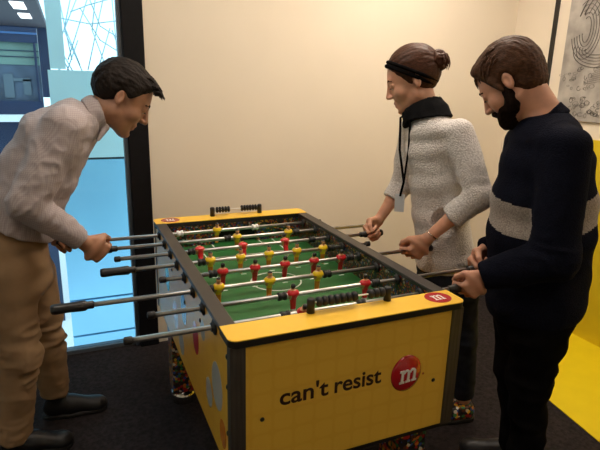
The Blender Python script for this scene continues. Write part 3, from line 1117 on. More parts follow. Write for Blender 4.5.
# ------------------------------------------------------------------ people
class Head:
    def __init__(self, ear, near_left, az, pitch, s, roll=0.0):
        """ear = the visible ear's centre; az = direction faced in plan"""
        az = unit(V3(az[0], az[1], 0))
        f = az*math.cos(pitch)+V3(0, 0, -math.sin(pitch))
        l = V3(-az[1], az[0], 0)
        u = np.cross(f, l)
        if roll:
            l, u = l*math.cos(roll)+u*math.sin(roll), -l*math.sin(roll)+u*math.cos(roll)
        self.f, self.l, self.u, self.s = f, l, u, s
        self.ax = [f, l, u]
        sg = 1 if near_left else -1
        self.C = np.asarray(ear, float)-s*(f*-.012+l*sg*.080+u*-.004)

    def at(self, a, b, c):
        return self.C+self.s*(self.f*a+self.l*b+self.u*c)

    def local(self, p):
        q = (np.asarray(p)-self.C)/self.s
        return np.stack([q @ self.f, q @ self.l, q @ self.u], -1)

    def rc(self, a, b, ra, rb=None, k=.012, op='+'):
        return rc(self.at(*a), self.at(*b), ra*self.s, (ra if rb is None else rb)*self.s, k*self.s, op)

    def el(self, c, r, k=.012, op='+', ax=None):
        return el(self.at(*c), ax or self.ax, [q*self.s for q in r], k*self.s, op)

    def prims(self, female=False):
        H = self
        jw = .95 if female else 1.0
        cu = .012 if female else 0.0
        p = [H.el((-.014, 0, .044), (.102, .077, .086)),
             H.el((.028, 0, -.015), (.066, .061*jw, .088), .03)]
        for s in (-1, 1):
            p += [H.rc((.0, s*.052*jw, -.055), (.058, s*.014, -.104+cu), .021*jw, .017, .03),
                  H.el((.055, s*.043, -.030), (.024, .020, .022), .022)]
        p += [H.el((.067, 0, -.108+cu), (.018, .021*jw, .015), .02),
              H.el((.030, 0, -.085+cu), (.035, .040, .024), .03),
              H.rc((.077, -.030, .024), (.077, .030, .024), .0135 if not female else .0115, None, .016)]
        for s in (-1, 1):
            p += [H.el((.104, s*.032, .003), (.020, .018, .012), .012, '-'),
                  H.el((.0772, s*.032, .005), (.0142, .0155, .0142), .004),
                  H.rc((.086, s*.020, .011), (.081, s*.045, .009), .0042, None, .004)]
        nl = .80 if female else .96
        p += [H.rc((.089, 0, .016), (.089+.022*nl, 0, -.030), .0078, .0112*nl, .010),
              H.el((.089+.020*nl, 0, -.034), (.011, .0115, .0085), .006)]
        for s in (-1, 1):
            p += [H.el((.0985, s*.0125, -.036), (.011, .0075, .008), .006)]
        p += [H.rc((.0835, -.015, -.064), (.0835, .015, -.064), .0064, None, .009),
              H.el((.0865, 0, -.0635), (.006, .013, .0058), .007),
              H.rc((.0815, -.013, -.0775), (.0815, .013, -.0775), .0072, None, .009),
              H.rc((.0917, -.015, -.0708), (.0917, .015, -.0708), .0016, None, .003, '-'),
              H.el((.090, 0, -.092), (.010, .018, .006), .008, '-')]
        for s in (-1, 1):
            ea = [unit(self.f*.95+self.l*s*.30+self.u*.12), unit(self.l*s*.95-self.f*.30), None]
            ea[0] = unit(ea[0]-ea[1]*(ea[0] @ ea[1]))
            ea[2] = np.cross(ea[0], ea[1])
            p += [H.el((-.014, s*.078, -.002), (.0160, .0075, .0275), .007, '+', ea),
                  H.el((-.012, s*.0860, .003), (.0090, .0055, .0170), .004, '-', ea),
                  H.el((-.004, s*.079, -.006), (.005, .006, .008), .003, '+')]
        return p


def hand(G, d, n, right, s=1.0, curl=(62, 78, 45), thumb_in=.55):
    """a hand closed round a bar at G: d = wrist-to-knuckle direction, n = where the palm faces. returns prims, wrist point"""
    d = unit(d)
    n = unit(n-d*(np.asarray(n) @ d))
    t = np.cross(d, n) if right else np.cross(n, d)          # thumb side
    wr = np.asarray(G, float)-d*.078*s-n*.033*s
    A = lambda a, b, c: wr+s*(d*a+t*b+n*c)                     # along, to the thumb, out of the palm
    p = [loft([(A(.0, .0, 0), .027*s, .020*s), (A(.045, .0, .002), .038*s, .0165*s), (A(.084, -.002, .002), .041*s, .0140*s)], t, k=.012)]
    ls = [(.030, .046, .027, .022, .0095), (.010, .050, .030, .023, .0098), (-.011, .046, .028, .022, .0093), (-.031, .036, .022, .020, .0083)]
    for j, (b, l1, l2, l3, r) in enumerate(ls):
        P0 = A(.082-.004*abs(j-1), b*.98, .001)
        ang = 0.0
        q = P0
        p.append(rc(A(.035, b*.6, .001), P0, .010*s, r*1.08*s, .006))
        for m, (L_, cu) in enumerate(((l1, curl[0]), (l2, curl[1]), (l3, curl[2]))):
            ang += math.radians(cu+(2-j)*2.5)
            spread = (1.2-j)*.05
            dr = d*math.cos(ang)+n*math.sin(ang)+t*spread*math.cos(ang)
            q2 = q+unit(dr)*L_*s
            p.append(rc(q, q2, r*s*(1-.06*m), r*s*(.94-.07*m), .0028))
            q = q2
    # thumb leaves the side of the palm near its base
    T0 = A(.022, .026, .006)
    T1 = A(.050, .052, .018)
    T2 = A(.074, .050, .040)
    T3 = A(.086, .034, .058)
    p += [rc(T0, T1, .0150*s, .0120*s, .010), rc(T1, T2, .0118*s, .0102*s, .004), rc(T2, T3, .0102*s, .0086*s, .003)]
    return p, wr


def shoe(parent, heel, fwd, L_, matl, sole_m, lace_m, high=.11):
    f = unit(V3(fwd[0], fwd[1], 0))
    z = V3(0, 0, 1)
    h = V3(heel[0], heel[1], 0)
    sd = V3(-f[1], f[0], 0)
    up = [rc(h+f*.045+z*.045, h+f*.12*L_/.28+z*.048, .041, .043, .02), rc(h+f*.12*L_/.28+z*.045, h+f*(L_-.045)+z*.032, .043, .036, .02),
          rc(h+f*.055+z*.05, h+f*.062+z*high, .040, .041, .02), el(h+f*(L_-.05)+z*.03, [f, sd, z], (.05, .043, .032), .02),
          rc(h+f*.10+z*.07, h+f*.16+z*.055, .030, .026, .015)]
    up.append(cut(h+z*.018, -z))
    up.append(cut(h+f*.06+z*high, z))
    s_ = sdf_mesh('shoe', sculpt(up, .005), matl, parent)
    so = [rc(h+f*.043+z*.01, h+f*.12+z*.01, .045, .044, .02), rc(h+f*.12+z*.01, h+f*(L_-.043)+z*.01, .045, .042, .02),
          cut(h+z*.022, z), cut(h+z*.001, -z)]
    sdf_mesh('sole', sculpt(so, .005), sole_m, s_)
    if lace_m:
        for i in range(4):
            c = h+f*(.105+.02*i)*L_/.28+z*(.103-.0105*i)
            b = bmesh.new()
            tube_path(b, [c-sd*.022-z*.010, c-sd*.010+z*.001, c+sd*.010+f*.006+z*.001, c+sd*.022+f*.008-z*.010], .0026, 6)
            mesh_obj('lace', b, lace_m, s_)
    return s_


def eyes_brows(H, parent, brow_mat, brow=.0042):
    for s in (-1, 1):
        c = H.at(.0768, s*.032, -.0022)
        b = bmesh.new()
        bmesh.ops.create_uvsphere(b, u_segments=20, v_segments=14, radius=.0112*H.s)
        for fc in b.faces: fc.smooth = True
        look = unit(H.f-H.u*.35)
        for fc in b.faces:
            if unit(np.array(fc.calc_center_median())) @ look > .86: fc.material_index = 1
        bmesh.ops.translate(b, verts=b.verts, vec=Vector(c))
        e = mesh_obj('eye', b, [M['eye_white'], M['eye_dark']], parent)
        b = bmesh.new()
        tube_path(b, [H.at(.0872, s*.021, -.0020), H.at(.0915, s*.027, -.0030), H.at(.0922, s*.034, -.0032), H.at(.0885, s*.0435, -.0030)], [.0012*H.s, .0024*H.s, .0027*H.s, .0015*H.s], 6)
        mesh_obj('eyelash', b, M['hair_black'], e)
        pr = [H.rc((.0935, s*.012, .0235), (.0905, s*.030, .0285), brow, brow, .004), H.rc((.0905, s*.030, .0285), (.079, s*.048, .0235), brow, brow*.6, .004)]
        sdf_mesh('eyebrow', sculpt(pr, .002), brow_mat, parent)


def plane2(H, a, c, na, nc):
    """cut plane in the head's profile: through (forward a, up c), removing the (na, nc) side"""
    return cut(H.at(a, 0, c), H.f*na+H.u*nc, k=.012)


def hair_streaks(H, vf, amp, freq, seed=3, weight=None):
    v, f = vf
    q = H.local(v)
    d = vnoise(q*np.array(freq), seed)*.6+vnoise(q*np.array(freq)*2.2+3.1, seed+5)*.4
    if weight is not None: d = d*weight(q)
    return v+normals(v, f)*(amp*d)[:, None], f


def limb_pts(a, b, t): return np.asarray(a)+(np.asarray(b)-np.asarray(a))*t


# ---- man at the left, leaning over the near side
def build_left_man():
    J = Measure(-.60, .45)
    S = V3(0, 1, 0)
    root = empty('person', (-.95, .45, 0), label='man leaning in from left in pale checked shirt and khaki trousers', cat='person')
    H = Head(J(119.7, 98.3, .075), False, (1, -.06), math.radians(33), 1.09)
    neck, chest, waist, pel = J(93, 114), J(57, 143), J(25, 198), J(8, 254)
    rsh, lsh = J(66, 127, .165), J(82, 126, -.165)
    rel, lel = J(27, 204, .22), J(48, 205, -.2)
    G_r = V3(-.632, .35, ZROD)
    hr, rwr = hand(G_r, V3(.72, .12, -.62), V3(.25, .90, -.25), True, 1.1)
    G_l = V3(-.755, .49, ZROD)
    hl, lwr = hand(G_l, V3(.62, -.1, -.70), V3(.1, -.95, -.2), False, 1.1)
    rhip, rkn, ran = J(8, 272, .09), J(19, 355, .11), J(15, 437, .10)
    lhip, lkn, lan = J(30, 272, -.09), J(46, 335, -.11), J(55, 391, -.13)
    # body
    b = H.prims()
    b += [rc(H.at(-.030, 0, -.05), neck, .058, .062, .03),
          loft([(neck-V3(0, 0, .02), .07, .05), (limb_pts(neck, chest, .5), .125, .062), (chest, .14, .09), (waist, .13, .10), (pel, .145, .115)], S)]
    for sh, elb, wr, hd in ((rsh, rel, rwr, hr), (lsh, lel, lwr, hl)):
        b += [rc(sh, elb, .044, .038, .03), rc(elb, wr, .038, .026, .015)] + hd
    for hip, kn, an in ((rhip, rkn, ran), (lhip, lkn, lan)):
        b += [rc(hip, kn, .072, .050, .03), rc(kn, an, .048, .034, .02), rc(an, an+V3(.0, 0, -.05), .030, .028, .02)]
    v, f = sculpt(b, .0038)
    c = H.local(v[f].mean(1))
    lip = (c[:, 0] > .0800) & (np.abs(c[:, 1]) < .019) & (np.abs(c[:, 2]+.0705) < .0125)
    sdf_mesh('body', (v, f), [M['skin_tan'], M['lip']], root, lip.astype(int))
    eyes_brows(H, root, M['hair_black'], .0046)
    # hair
    hp = [H.el((-.018, 0, .046), (.110, .0845, .096)), H.el((.050, 0, .088), (.052, .058, .036), .02), H.el((.085, 0, .088), (.030, .048, .020), .015),
          H.el((-.05, 0, .02), (.072, .078, .075), .02)]
    for s in (-1, 1): hp.append(H.rc((.022, s*.074, .02), (.010, s*.075, -.018), .010, .006, .01))
    hp += [plane2(H, .085, .068, .62, -.78), plane2(H, .020, -.012, .85, -.5), plane2(H, -.02, -.030, .42, -.90)]
    for s in (-1, 1): hp.append(H.el((-.010, s*.090, -.004), (.024, .030, .036), .008, '-'))
    vf = sculpt(hp, .0038)
    vf = hair_streaks(H, vf, .0048*H.s, (26, 90, 60))
    hair = sdf_mesh('hair', vf, M['hair_black'], root)
    rr = random.Random(3)
    b_ = bmesh.new()
    for i in range(110):       # tufts over the forehead and crown
        lx = rr.uniform(-.055, .055)
        a0 = rr.uniform(.02, .095)
        top = .13-.9*max(0, a0-.03)**1.0*.55
        p0 = (a0, lx, top-.012-abs(lx)*.25)
        L_ = rr.uniform(.022, .042)
        p1 = (a0+L_*.6, lx*1.02, p0[2]+.010)
        p2 = (a0+L_, lx*1.05+rr.uniform(-.006, .006), p0[2]+.004-.008*rr.random())
        tube_path(b_, [H.at(*p0), H.at(*p1), H.at(*p2)], [.0042*H.s, .0034*H.s, .0006*H.s], 5)
    mesh_obj('tuft', b_, M['hair_black'], hair)
    # shirt
    sp = [loft([(neck+V3(-.005, 0, -.035), .085, .062), (limb_pts(neck, chest, .45)+V3(-.012, 0, .018), .165, .090), (chest+V3(-.008, 0, .012), .182, .130), (limb_pts(chest, waist, .5), .175, .138), (waist, .172, .140), (pel+V3(0, 0, .01), .185, .150), (pel+V3(-.01, 0, -.05), .185, .150)], S)]
    cuts = []
    for sh, elb, wr in ((rsh, rel, rwr), (lsh, lel, lwr)):
        e2 = limb_pts(elb, wr, .90)
        sp += [rc(sh, elb, .074, .062, .045), rc(elb, limb_pts(elb, wr, .6), .060, .050, .02), rc(limb_pts(elb, wr, .6), e2, .050, .042, .01),
               rc(limb_pts(elb, wr, .78), limb_pts(elb, wr, .97), .041, .041, .004)]
        ax = unit(wr-elb)
        cuts.append(cut(elb+ax*np.linalg.norm(wr-elb)*.93, ax, wr, .085))
    cuts.append(cut(J(22, 240, .17), V3(-.46, 0, -.88)))
    # keep the hands' space free of the hem cut by leaving sleeves out of reach
    v, f = sculpt(sp+cuts, .005)
    v = relax(v, f, 1)
    v = folds(v, f, .0055, (9, 7, 9), 2)
    arm_axes = [unit(rwr-rel), S, np.cross(unit(rwr-rel), S)]
    dist_el = np.linalg.norm(v-rel, axis=1)
    v = folds(v, f, .008, (38, 8, 10), 9, arm_axes, weight=np.exp(-(dist_el/.13)**2))
    v = folds(v, f, .0030, (30, 20, 26), 5)
    shirt = sdf_mesh('shirt', (v, f), M['shirt'], root)
    # collar: a folded band standing round the neck
    ax = unit(H.at(-.03, 0, -.05)-neck)
    fr = unit(V3(1, 0, 0)-ax*(V3(1, 0, 0) @ ax))
    neck = neck+V3(.008, 0, 0)
    co = [loft([(neck-ax*.022, .078, .072), (neck+ax*.012, .070, .066), (neck+ax*.036, .067, .063)], S),
          loft([(neck-ax*.05, .070, .064), (neck+ax*.03, .063, .059), (neck+ax*.10, .061, .057)], S, .003, '-'),
          cut(neck+ax*.026+fr*.0, unit(ax+fr*.30), k=.003), cut(neck-ax*.030, unit(-ax-fr*.2), k=.003)]
    for s in (-1, 1):
        tip = neck+fr*.088+S*s*.034-ax*.050
        co.append(rc(neck+fr*.062+S*s*.030+ax*.004, tip, .014, .006, .006))
    sdf_mesh('collar', sculpt(co, .004), M['shirt'], shirt)
    # sleeve buttons
    # trousers
    tp = [loft([(limb_pts(waist, pel, .55), .158, .122), (pel+V3(.0, 0, .05), .165, .130), (pel+V3(.0, 0, -.03), .172, .140), (limb_pts(rhip, lhip, .5)+V3(0, 0, -.05), .172, .125)], S)]
    cuts = []
    for hip, kn, an in ((rhip, rkn, ran), (lhip, lkn, lan)):
        tp += [rc(hip, kn, .098, .074, .03), rc(kn, limb_pts(kn, an, .8), .074, .062, .02), rc(limb_pts(kn, an, .8), an, .060, .060, .01),
               rc(limb_pts(kn, an, .90), limb_pts(kn, an, 1.06), .064, .064, .004)]
        ax = unit(an-kn)
        cuts.append(cut(an+ax*.005, ax, an, .13))
    v, f = sculpt(tp+cuts, .006)
    v = relax(v, f, 1)
    for kn in (rkn, lkn):
        v = folds(v, f, .008, (10, 10, 26), 4, weight=np.exp(-((v[:, 2]-kn[2])/.14)**2)*(np.linalg.norm(v-kn, axis=1) < .3))
    v = folds(v, f, .0055, (11, 10, 9), 12)
    v = folds(v, f, .005, (12, 12, 34), 15, weight=np.exp(-((v[:, 2]-.16)/.10)**2))
    sdf_mesh('trousers', (v, f), M['khaki'], root)
    shoe(root, (lan[0]-.060, lan[1]), (1, -.10), .285, M['leather'], M['sole'], M['leather'])
    shoe(root, (ran[0]-.060, ran[1]), (1, -.12), .285, M['leather'], M['sole'], M['leather'])
    return root


# ---- woman in the cream jumper
def build_woman():
    J = Measure(.72, .07)
    az = unit(V3(-.90, .36, 0))
    S = V3(-az[1], az[0], 0)          # her left
    root = empty('person', (.88, -.03, 0), label='woman in cream bobbly jumper with black headband and lanyard at far side', cat='person')
    H = Head(J(417, 81, .07), True, (-.84, .54), math.radians(19), 1.09)
    neck, chest, waist, pel = J(427, 108), J(432, 148), J(440, 212), J(446, 256)
    lsh, rsh = J(459, 133, .120), J(412, 128, -.115)
    lel, rel = J(478, 196, .19), J(404, 182, -.16)
    G_l = V3(.585, -.07, ZROD)
    hl, lwr = hand(G_l, V3(-.62, .10, -.72), V3(-.1, .95, -.1), False, 1.06)
    G_r = V3(.565, .21, ZROD)
    hr, rwr = hand(G_r, V3(-.74, -.10, -.55), V3(-.25, -.85, -.35), True, 1.03)
    lhip, lkn, lan = J(458, 278, .08), J(463, 340, .06), J(464, 396, .04)
    rhip, rkn, ran = J(436, 278, -.08), J(441, 335, -.08), J(446, 392, -.08)
    b = H.prims(True)
    b += [rc(H.at(-.026, 0, -.05), neck, .046, .048, .03),
          loft([(neck-V3(0, 0, .02), .06, .05), (limb_pts(neck, chest, .5), .115, .065), (chest, .125, .085), (waist, .11, .08), (pel, .13, .10)], S)]
    for sh, elb, wr, hd in ((rsh, rel, rwr, hr), (lsh, lel, lwr, hl)):
        b += [rc(sh, elb, .042, .034, .03), rc(elb, limb_pts(elb, wr, .5), .034, .030, .015), rc(limb_pts(elb, wr, .5), wr, .030, .0235, .012)] + hd
    for hip, kn, an in ((rhip, rkn, ran), (lhip, lkn, lan)):
        b += [rc(hip, kn, .066, .046, .03), rc(kn, an, .044, .030, .02), rc(an, an+V3(0, 0, -.05), .028, .026, .02)]
    v, f = sculpt(b, .0038)
    c = H.local(v[f].mean(1))
    lip = (c[:, 0] > .0800) & (np.abs(c[:, 1]) < .018) & (np.abs(c[:, 2]+.0705) < .0125)
    sdf_mesh('body', (v, f), [M['skin_light'], M['lip']], root, lip.astype(int))
    eyes_brows(H, root, M['hair_dark_brown'], .0034)
    hp = [H.el((-.015, 0, .046), (.106, .083, .096)), H.el((-.040, 0, .02), (.072, .075, .075), .02)]
    hp += [plane2(H, .080, .070, .80, -.60), plane2(H, .034, .004, .80, -.6), plane2(H, -.03, -.045, .25, -.97)]
    for s in (-1, 1): hp.append(H.el((-.008, s*.092, -.006), (.020, .030, .030), .008, '-'))
    vf = hair_streaks(H, sculpt(hp, .0038), .0022*H.s, (14, 90, 90))
    hair = sdf_mesh('hair', vf, M['hair_dark_brown'], root)
    # bun with wisps at the back of the head
    bc = J(439, 60, 0.0)
    bk = unit(bc-H.C)
    bp = [el(bc, [bk, H.l, np.cross(bk, H.l)], (.038, .040, .042)), rc(limb_pts(H.C, bc, .62), bc, .026, .024, .015)]
    v, f = sculpt(bp, .0035)
    v = folds(v, f, .006, (60, 60, 60), 8)
    bun = sdf_mesh('bun', (v, f), M['hair_dark_brown'], hair)
    rr = random.Random(8)
    b_ = bmesh.new()
    for i in range(26):
        d0 = unit(V3(rr.uniform(-1, 1), rr.uniform(-1, 1), rr.uniform(-1, 1))+bk*.7)
        p0 = bc+d0*.036
        p1 = p0+d0*.008+V3(0, 0, -.008)
        p2 = p1+unit(d0*.4+V3(0, 0, -1.2))*.020
        tube_path(b_, [p0, p1, p2], [.0035, .0028, .0005], 5)
    mesh_obj('tuft', b_, M['hair_dark_brown'], bun)
    # headband: two dark braided strips over the hair
    for off, r_ in ((-.004, .0080), (.022, .0072)):
        b_ = bmesh.new()
        pts = []
        # a hoop round the skull, from the hairline down behind the ears
        o0 = V3(.030+off*.2, 0, .045+off*.8)
        e1 = unit(V3(.080, 0, .062)); e2 = V3(0, 1, 0)
        for i in range(40):
            a = 2*math.pi*i/40
            dirl = e1*math.cos(a)+e2*math.sin(a)
            q0 = V3(-.017, 0, .045)
            rad = V3(.1105, .0855, .0965)
            # point on the hair ellipsoid cut by the hoop plane
            o_ = V3(.002+off*.3, 0, .027+off)
            d_ = dirl/rad
            oo = (o_-q0)/rad
            A_, B_, C_ = d_ @ d_, 2*d_ @ oo, oo @ oo-1
            t_ = (-B_+math.sqrt(B_*B_-4*A_*C_))/(2*A_)
            pts.append(H.at(*(o_+dirl*t_)))
        tube_path(b_, pts, r_*H.s, 8, closed=True)
        mesh_obj('headband', b_, M['black_cloth'], root)
    # jumper
    sp = [loft([(limb_pts(neck, chest, .34), .126, .078), (limb_pts(neck, chest, .55), .150, .094), (chest, .156, .108), (limb_pts(chest, waist, .5), .152, .112), (waist, .155, .112), (pel, .172, .125), (pel+V3(0, 0, -.06), .175, .125)], S)]
    cuts = []
    for sh, elb, wr, q in ((rsh, rel, rwr, .45), (lsh, lel, lwr, .52)):
        sp += [rc(sh, elb, .060, .055, .035), rc(elb, limb_pts(elb, wr, q), .055, .049, .02)]
        ax = unit(wr-elb)
        cuts.append(cut(elb+ax*np.linalg.norm(wr-elb)*q, ax, limb_pts(elb, wr, q+.15), .075))
    hm = J(446, 262)
    cuts.append(cut(hm+V3(0, 0, -.005), unit(V3(0, 0, -1)+az*-.12), hm+V3(0, 0, -.15), .30))
    v, f = sculpt(sp+cuts, .005)
    v = relax(v, f, 1)
    v = folds(v, f, .007, (8, 8, 7), 21)
    v = folds(v, f, .006, (12, 12, 28), 23, weight=np.exp(-(np.linalg.norm(v-lel, axis=1)/.12)**2))
    sw = sdf_mesh('jumper', (v, f), M['cream_knit'], root)
    # black cowl
    ax = unit(H.at(-.03, 0, -.05)-neck+V3(0, 0, .06))
    co = [loft([(neck-ax*.052, .126, .104), (neck-ax*.018, .100, .084), (neck+ax*.045, .061, .058)], S),
          loft([(neck-ax*.08, .062, .058), (neck+ax*.03, .056, .052), (neck+ax*.10, .056, .052)], S, .003, '-'),
          cut(neck+ax*.042, unit(ax+az*.35), k=.004), cut(neck-ax*.050, -ax, k=.004)]
    for s in (-1, 1):
        co.append(rc(neck+az*.085+S*s*.022-ax*.02, neck+az*.098+S*s*.006-ax*.075, .020, .012, .012))
    v, f = sculpt(co, .0045)
    v = folds(v, f, .003, (26, 26, 18), 31)
    sdf_mesh('cowl', (v, f), M['black_knit'], root)
    # lanyard down the front with a pale badge
    ln = bmesh.new()
    bpos = J(404, 203, .06)+az*.02
    for s in (-1, 1):
        pts = [neck+az*.02+S*s*.075+V3(0, 0, .025), J(415 if s > 0 else 405, 118, .06 if s > 0 else -.03)+az*.02, J(412 if s > 0 else 403, 150, .06 if s > 0 else -.01)+az*.015, J(406, 182, .05)+az*.01, bpos+V3(0, 0, .03)]
        tube_path(ln, pts, .0085, 6, flat=.5)
    la_ = mesh_obj('lanyard', ln, M['black_cloth'], root)
    b_ = bmesh.new()
    t1, t2 = V3(J.v[1], -J.v[0], 0), V3(0, 0, 1)
    t3 = np.cross(t1, t2)
    vs_ = [bpos+t1*a*.021+t2*c_*.040+t3*e*.0015 for a in (-1, 1) for c_ in (-1, 1) for e in (-1, 1)]
    vv = [b_.verts.new(q) for q in vs_]
    for q in ((0, 1, 3, 2), (4, 6, 7, 5), (0, 4, 5, 1), (2, 3, 7, 6), (0, 2, 6, 4), (1, 5, 7, 3)): b_.faces.new([vv[i] for i in q])
    mesh_obj('badge_card', b_, M['badge'], la_)
    # bracelet on the near wrist
    ax = unit(lwr-lel)
    _, s1, s2 = frame_of(ax)
    c0 = limb_pts(lel, lwr, .90)
    b_ = bmesh.new()
    tube_path(b_, [c0+(s1*math.cos(a)+s2*math.sin(a))*.031+ax*.004*math.sin(a) for a in [2*math.pi*i/24 for i in range(24)]], .0028, 6, closed=True)
    mesh_obj('bracelet', b_, M['silver'], root)
    # jeans
    tp = [loft([(pel+V3(0, 0, .04), .145, .112), (pel+V3(0, 0, -.05), .155, .120), (limb_pts(rhip, lhip, .5)+V3(0, 0, -.05), .160, .110)], S)]
    cuts = []
    for hip, kn, an in ((rhip, rkn, ran), (lhip, lkn, lan)):
        tp += [rc(hip, kn, .090, .064, .03), rc(kn, an, .062, .047, .02)]
        ax = unit(an-kn)
        cuts.append(cut(an, ax, an+ax*.05, .09))
    v, f = sculpt(tp+cuts, .006)
    v = folds(v, f, .005, (12, 12, 18), 41)
    sdf_mesh('jeans', (v, f), M['jeans'], root)
    flo = confetti_mat('flower_print_shoe', 70, 1.3)
    for an in (lan, ran):
        shoe(root, an-az*.055, az+S*.15, .25, flo, M['sole'], None, .085)
    return root


# ---- bearded man at the right
def build_right_man():
    J = Measure(.80, -.42)
    az = unit(V3(-.76, .65, 0))
    S = V3(-az[1], az[0], 0)          # his left, towards the camera
    root = empty('person', (.92, -.50, 0), label='bearded man in navy jumper with a beige band at the right', cat='person')
    H = Head(J(508, 82, .07), True, (-.50, .86), math.radians(40), 1.07)
    neck, chest, waist, pel = J(544, 114), J(546, 160), J(541, 232), J(534, 298)
    lsh, rsh = J(566, 148, .165), J(524, 142, -.155)
    lel, rel = J(554, 258, .23), J(516, 245, -.15)
    G_l = V3(.520, -.49, ZROD)
    hl, lwr = hand(G_l, V3(-.66, .15, -.66), V3(-.05, .95, -.15), False, 1.0)
    G_r = V3(.715, -.35, ZROD)
    hr, rwr = hand(G_r, V3(-.74, -.10, -.55), V3(-.25, -.85, -.35), True, 1.1)
    lhip, lkn, lan = J(543, 320, .08), J(529, 382, .05), J(527, 434, .05)
    rhip, rkn, ran = J(521, 320, -.08), J(515, 370, -.06), J(519, 418, -.05)
    b = H.prims()
    b += [rc(H.at(-.034, 0, -.05), neck, .058, .060, .03),
          loft([(neck-V3(0, 0, .02), .07, .06), (limb_pts(neck, chest, .5), .15, .075), (chest, .155, .10), (waist, .135, .10), (pel, .145, .115)], S)]
    for sh, elb, wr, hd in ((rsh, rel, rwr, hr), (lsh, lel, lwr, hl)):
        b += [rc(sh, elb, .050, .040, .03), rc(elb, wr, .040, .027, .015)] + hd
    for hip, kn, an in ((rhip, rkn, ran), (lhip, lkn, lan)):
        b += [rc(hip, kn, .070, .050, .03), rc(kn, an, .048, .034, .02), rc(an, an-V3(0, 0, .06), .030, .028, .02)]
    v, f = sculpt(b, .0038)
    c = H.local(v[f].mean(1))
    lip = (c[:, 0] > .0800) & (np.abs(c[:, 1]) < .019) & (np.abs(c[:, 2]+.0705) < .0125)
    sdf_mesh('body', (v, f), [M['skin_rosy'], M['lip']], root, lip.astype(int))
    eyes_brows(H, root, M['beard'], .0046)
    # short brown hair
    hp = [H.el((-.018, 0, .050), (.110, .0845, .099)), H.el((.045, 0, .088), (.050, .060, .036), .02), H.el((-.055, 0, .02), (.070, .076, .080), .02), H.el((-.052, 0, -.030), (.056, .068, .050), .02)]
    for s in (-1, 1): hp.append(H.rc((.030, s*.071, .03), (.018, s*.074, -.030), .013, .010, .01))
    hp += [plane2(H, .092, .064, .75, -.66), plane2(H, .036, .0, .90, -.42), plane2(H, -.02, -.056, .30, -.95)]
    for s in (-1, 1): hp.append(H.el((-.012, s*.090, -.004), (.024, .030, .036), .008, '-'))
    vf = hair_streaks(H, sculpt(hp, .0038), .0042*H.s, (30, 90, 34))
    hair = sdf_mesh('hair', vf, M['hair_brown'], root)
    rr = random.Random(4)
    b_ = bmesh.new()
    for i in range(150):
        th, ph = rr.uniform(-1.25, 1.25), rr.uniform(-.2, 1.9)
        n0 = V3(math.cos(ph)*math.cos(th), math.sin(th), math.sin(ph)*math.cos(th))
        p0 = V3(-.018, 0, .047)+n0*V3(.105, .081, .090)
        if p0[2] < .055 + max(0, p0[0])*.25: continue
        fl = unit(V3(.8, n0[1]*.9, -.35*n0[0]-.25))
        fl = fl-n0*(fl @ n0)
        p1 = p0+fl*.018+n0*.006
        p2 = p0+fl*.040+n0*.002
        tube_path(b_, [H.at(*p0), H.at(*p1), H.at(*p2)], [.0042*H.s, .0036*H.s, .0006*H.s], 5)
    mesh_obj('tuft', b_, M['hair_brown'], hair)
    # full beard
    bp = []
    for s in (-1, 1):
        bp += [H.rc((.012, s*.064, -.018), (.014, s*.057, -.060), .0125, .018, .015), H.rc((.016, s*.053, -.060), (.062, s*.020, -.104), .021, .024, .02),
               H.rc((.055, s*.044, -.066), (.075, s*.030, -.084), .016, .017, .02), H.rc((.098, s*.006, -.053), (.084, s*.026, -.066), .0085, .0085, .008)]
    for s in (-1, 1): bp.append(H.rc((.002, s*.065, -.040), (.026, s*.056, -.082), .012, .018, .015))
    bp += [H.el((.076, 0, -.100), (.026, .031, .025), .02), H.rc((.042, 0, -.092), (.060, 0, -.104), .024, .024, .02),
           H.rc((.104, -.014, -.071), (.104, .014, -.071), .0052, None, .004, '-')]
    vf = sculpt(bp, .0038)
    vf = hair_streaks(H, vf, .0045*H.s, (70, 70, 40), 17)
    sdf_mesh('beard', vf, M['beard'], root)
    # jumper
    up = unit(neck-waist)
    tor = [loft([(neck-up*.022, .080, .066), (limb_pts(neck, chest, .16)-up*.015, .112, .086), (limb_pts(neck, chest, .42), .165, .105), (chest, .175, .145), (limb_pts(chest, waist, .5), .175, .172), (waist, .182, .178), (pel, .190, .172), (pel-up*.06, .185, .155)], S)]
    arms = []
    cuts = []
    for sh, elb, wr in ((rsh, rel, rwr), (lsh, lel, lwr)):
        arms += [rc(sh, elb, .074, .070, .035), rc(elb, limb_pts(elb, wr, .55), .070, .060, .02), rc(limb_pts(elb, wr, .55), limb_pts(elb, wr, 1.10), .058, .044, .01)]
        ax = unit(wr-elb)
        cuts.append(cut(elb+ax*np.linalg.norm(wr-elb)*1.06, ax, wr+ax*.04, .07))
    cuts.append(cut(pel-up*.05, -up, pel-up*.2, .32))
    v, f = sculpt(tor+arms+cuts, .005)
    v = relax(v, f, 1)
    v0 = v.copy()
    v = folds(v, f, .009, (8, 8, 9), 51)
    v = folds(v, f, .008, (12, 12, 30), 53, weight=np.exp(-(np.linalg.norm(v-lel, axis=1)/.13)**2))
    fc = v0[f].mean(1)
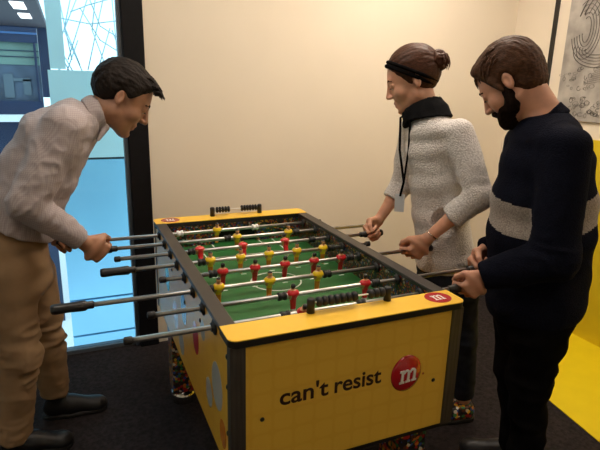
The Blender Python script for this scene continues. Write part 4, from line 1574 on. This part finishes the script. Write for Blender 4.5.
    dt = evaluate(tor, fc[:, 0], fc[:, 1], fc[:, 2])
    da = evaluate(arms, fc[:, 0], fc[:, 1], fc[:, 2])
    bn = up-J.v*.26
    hz = (fc-J(499, 186)) @ bn
    hz2 = (fc-J(491, 215)) @ bn
    band = (hz < 0) & (hz2 > 0) & (dt < da)
    sw = sdf_mesh('jumper', (v, f), [M['navy_knit'], M['beige_knit']], root, band.astype(int))
    ax = unit(H.at(-.034, 0, -.05)-neck)
    co = [loft([(neck-ax*.030, .078, .074), (neck-ax*.002, .072, .066)], S), loft([(neck-ax*.06, .066, .060), (neck+ax*.06, .066, .060)], S, .003, '-'),
          cut(neck-ax*.002, unit(ax+az*.30), k=.004), cut(neck-ax*.040, -ax, k=.004)]
    sdf_mesh('collar', sculpt(co, .004), M['navy_knit'], sw)
    # trousers
    tp = [loft([(pel+V3(0, 0, .03), .160, .130), (pel-V3(0, 0, .05), .165, .135), (limb_pts(rhip, lhip, .5)-V3(0, 0, .04), .165, .120)], S)]
    cuts = []
    for hip, kn, an in ((rhip, rkn, ran), (lhip, lkn, lan)):
        tp += [rc(hip, kn, .100, .078, .03), rc(kn, an, .076, .064, .02)]
        a2 = unit(an-kn)
        cuts.append(cut(V3(an[0], an[1], .06), V3(0, 0, -1), V3(an[0], an[1], .0), .11))
        tp.append(rc(an, V3(an[0], an[1], .09), .064, .064, .01))
    v, f = sculpt(tp+cuts, .006)
    v = folds(v, f, .008, (10, 10, 16), 61)
    sdf_mesh('trousers', (v, f), M['black_cloth'], root)
    for an in (lan, ran):
        shoe(root, an-az*.07, az, .29, M['leather'], M['sole'], M['leather'], .10)
    return root


build_left_man()
build_woman()
build_right_man()

# ------------------------------------------------------------------ look
SC.view_settings.view_transform = 'Standard'
SC.view_settings.look = 'None'
SC.view_settings.gamma = 1
SC.view_settings.use_curve_mapping = False
SC.view_settings.exposure = 0.12
SC.cycles.max_bounces = 8
SC.cycles.transparent_max_bounces = 12
SC.cycles.use_denoising = True
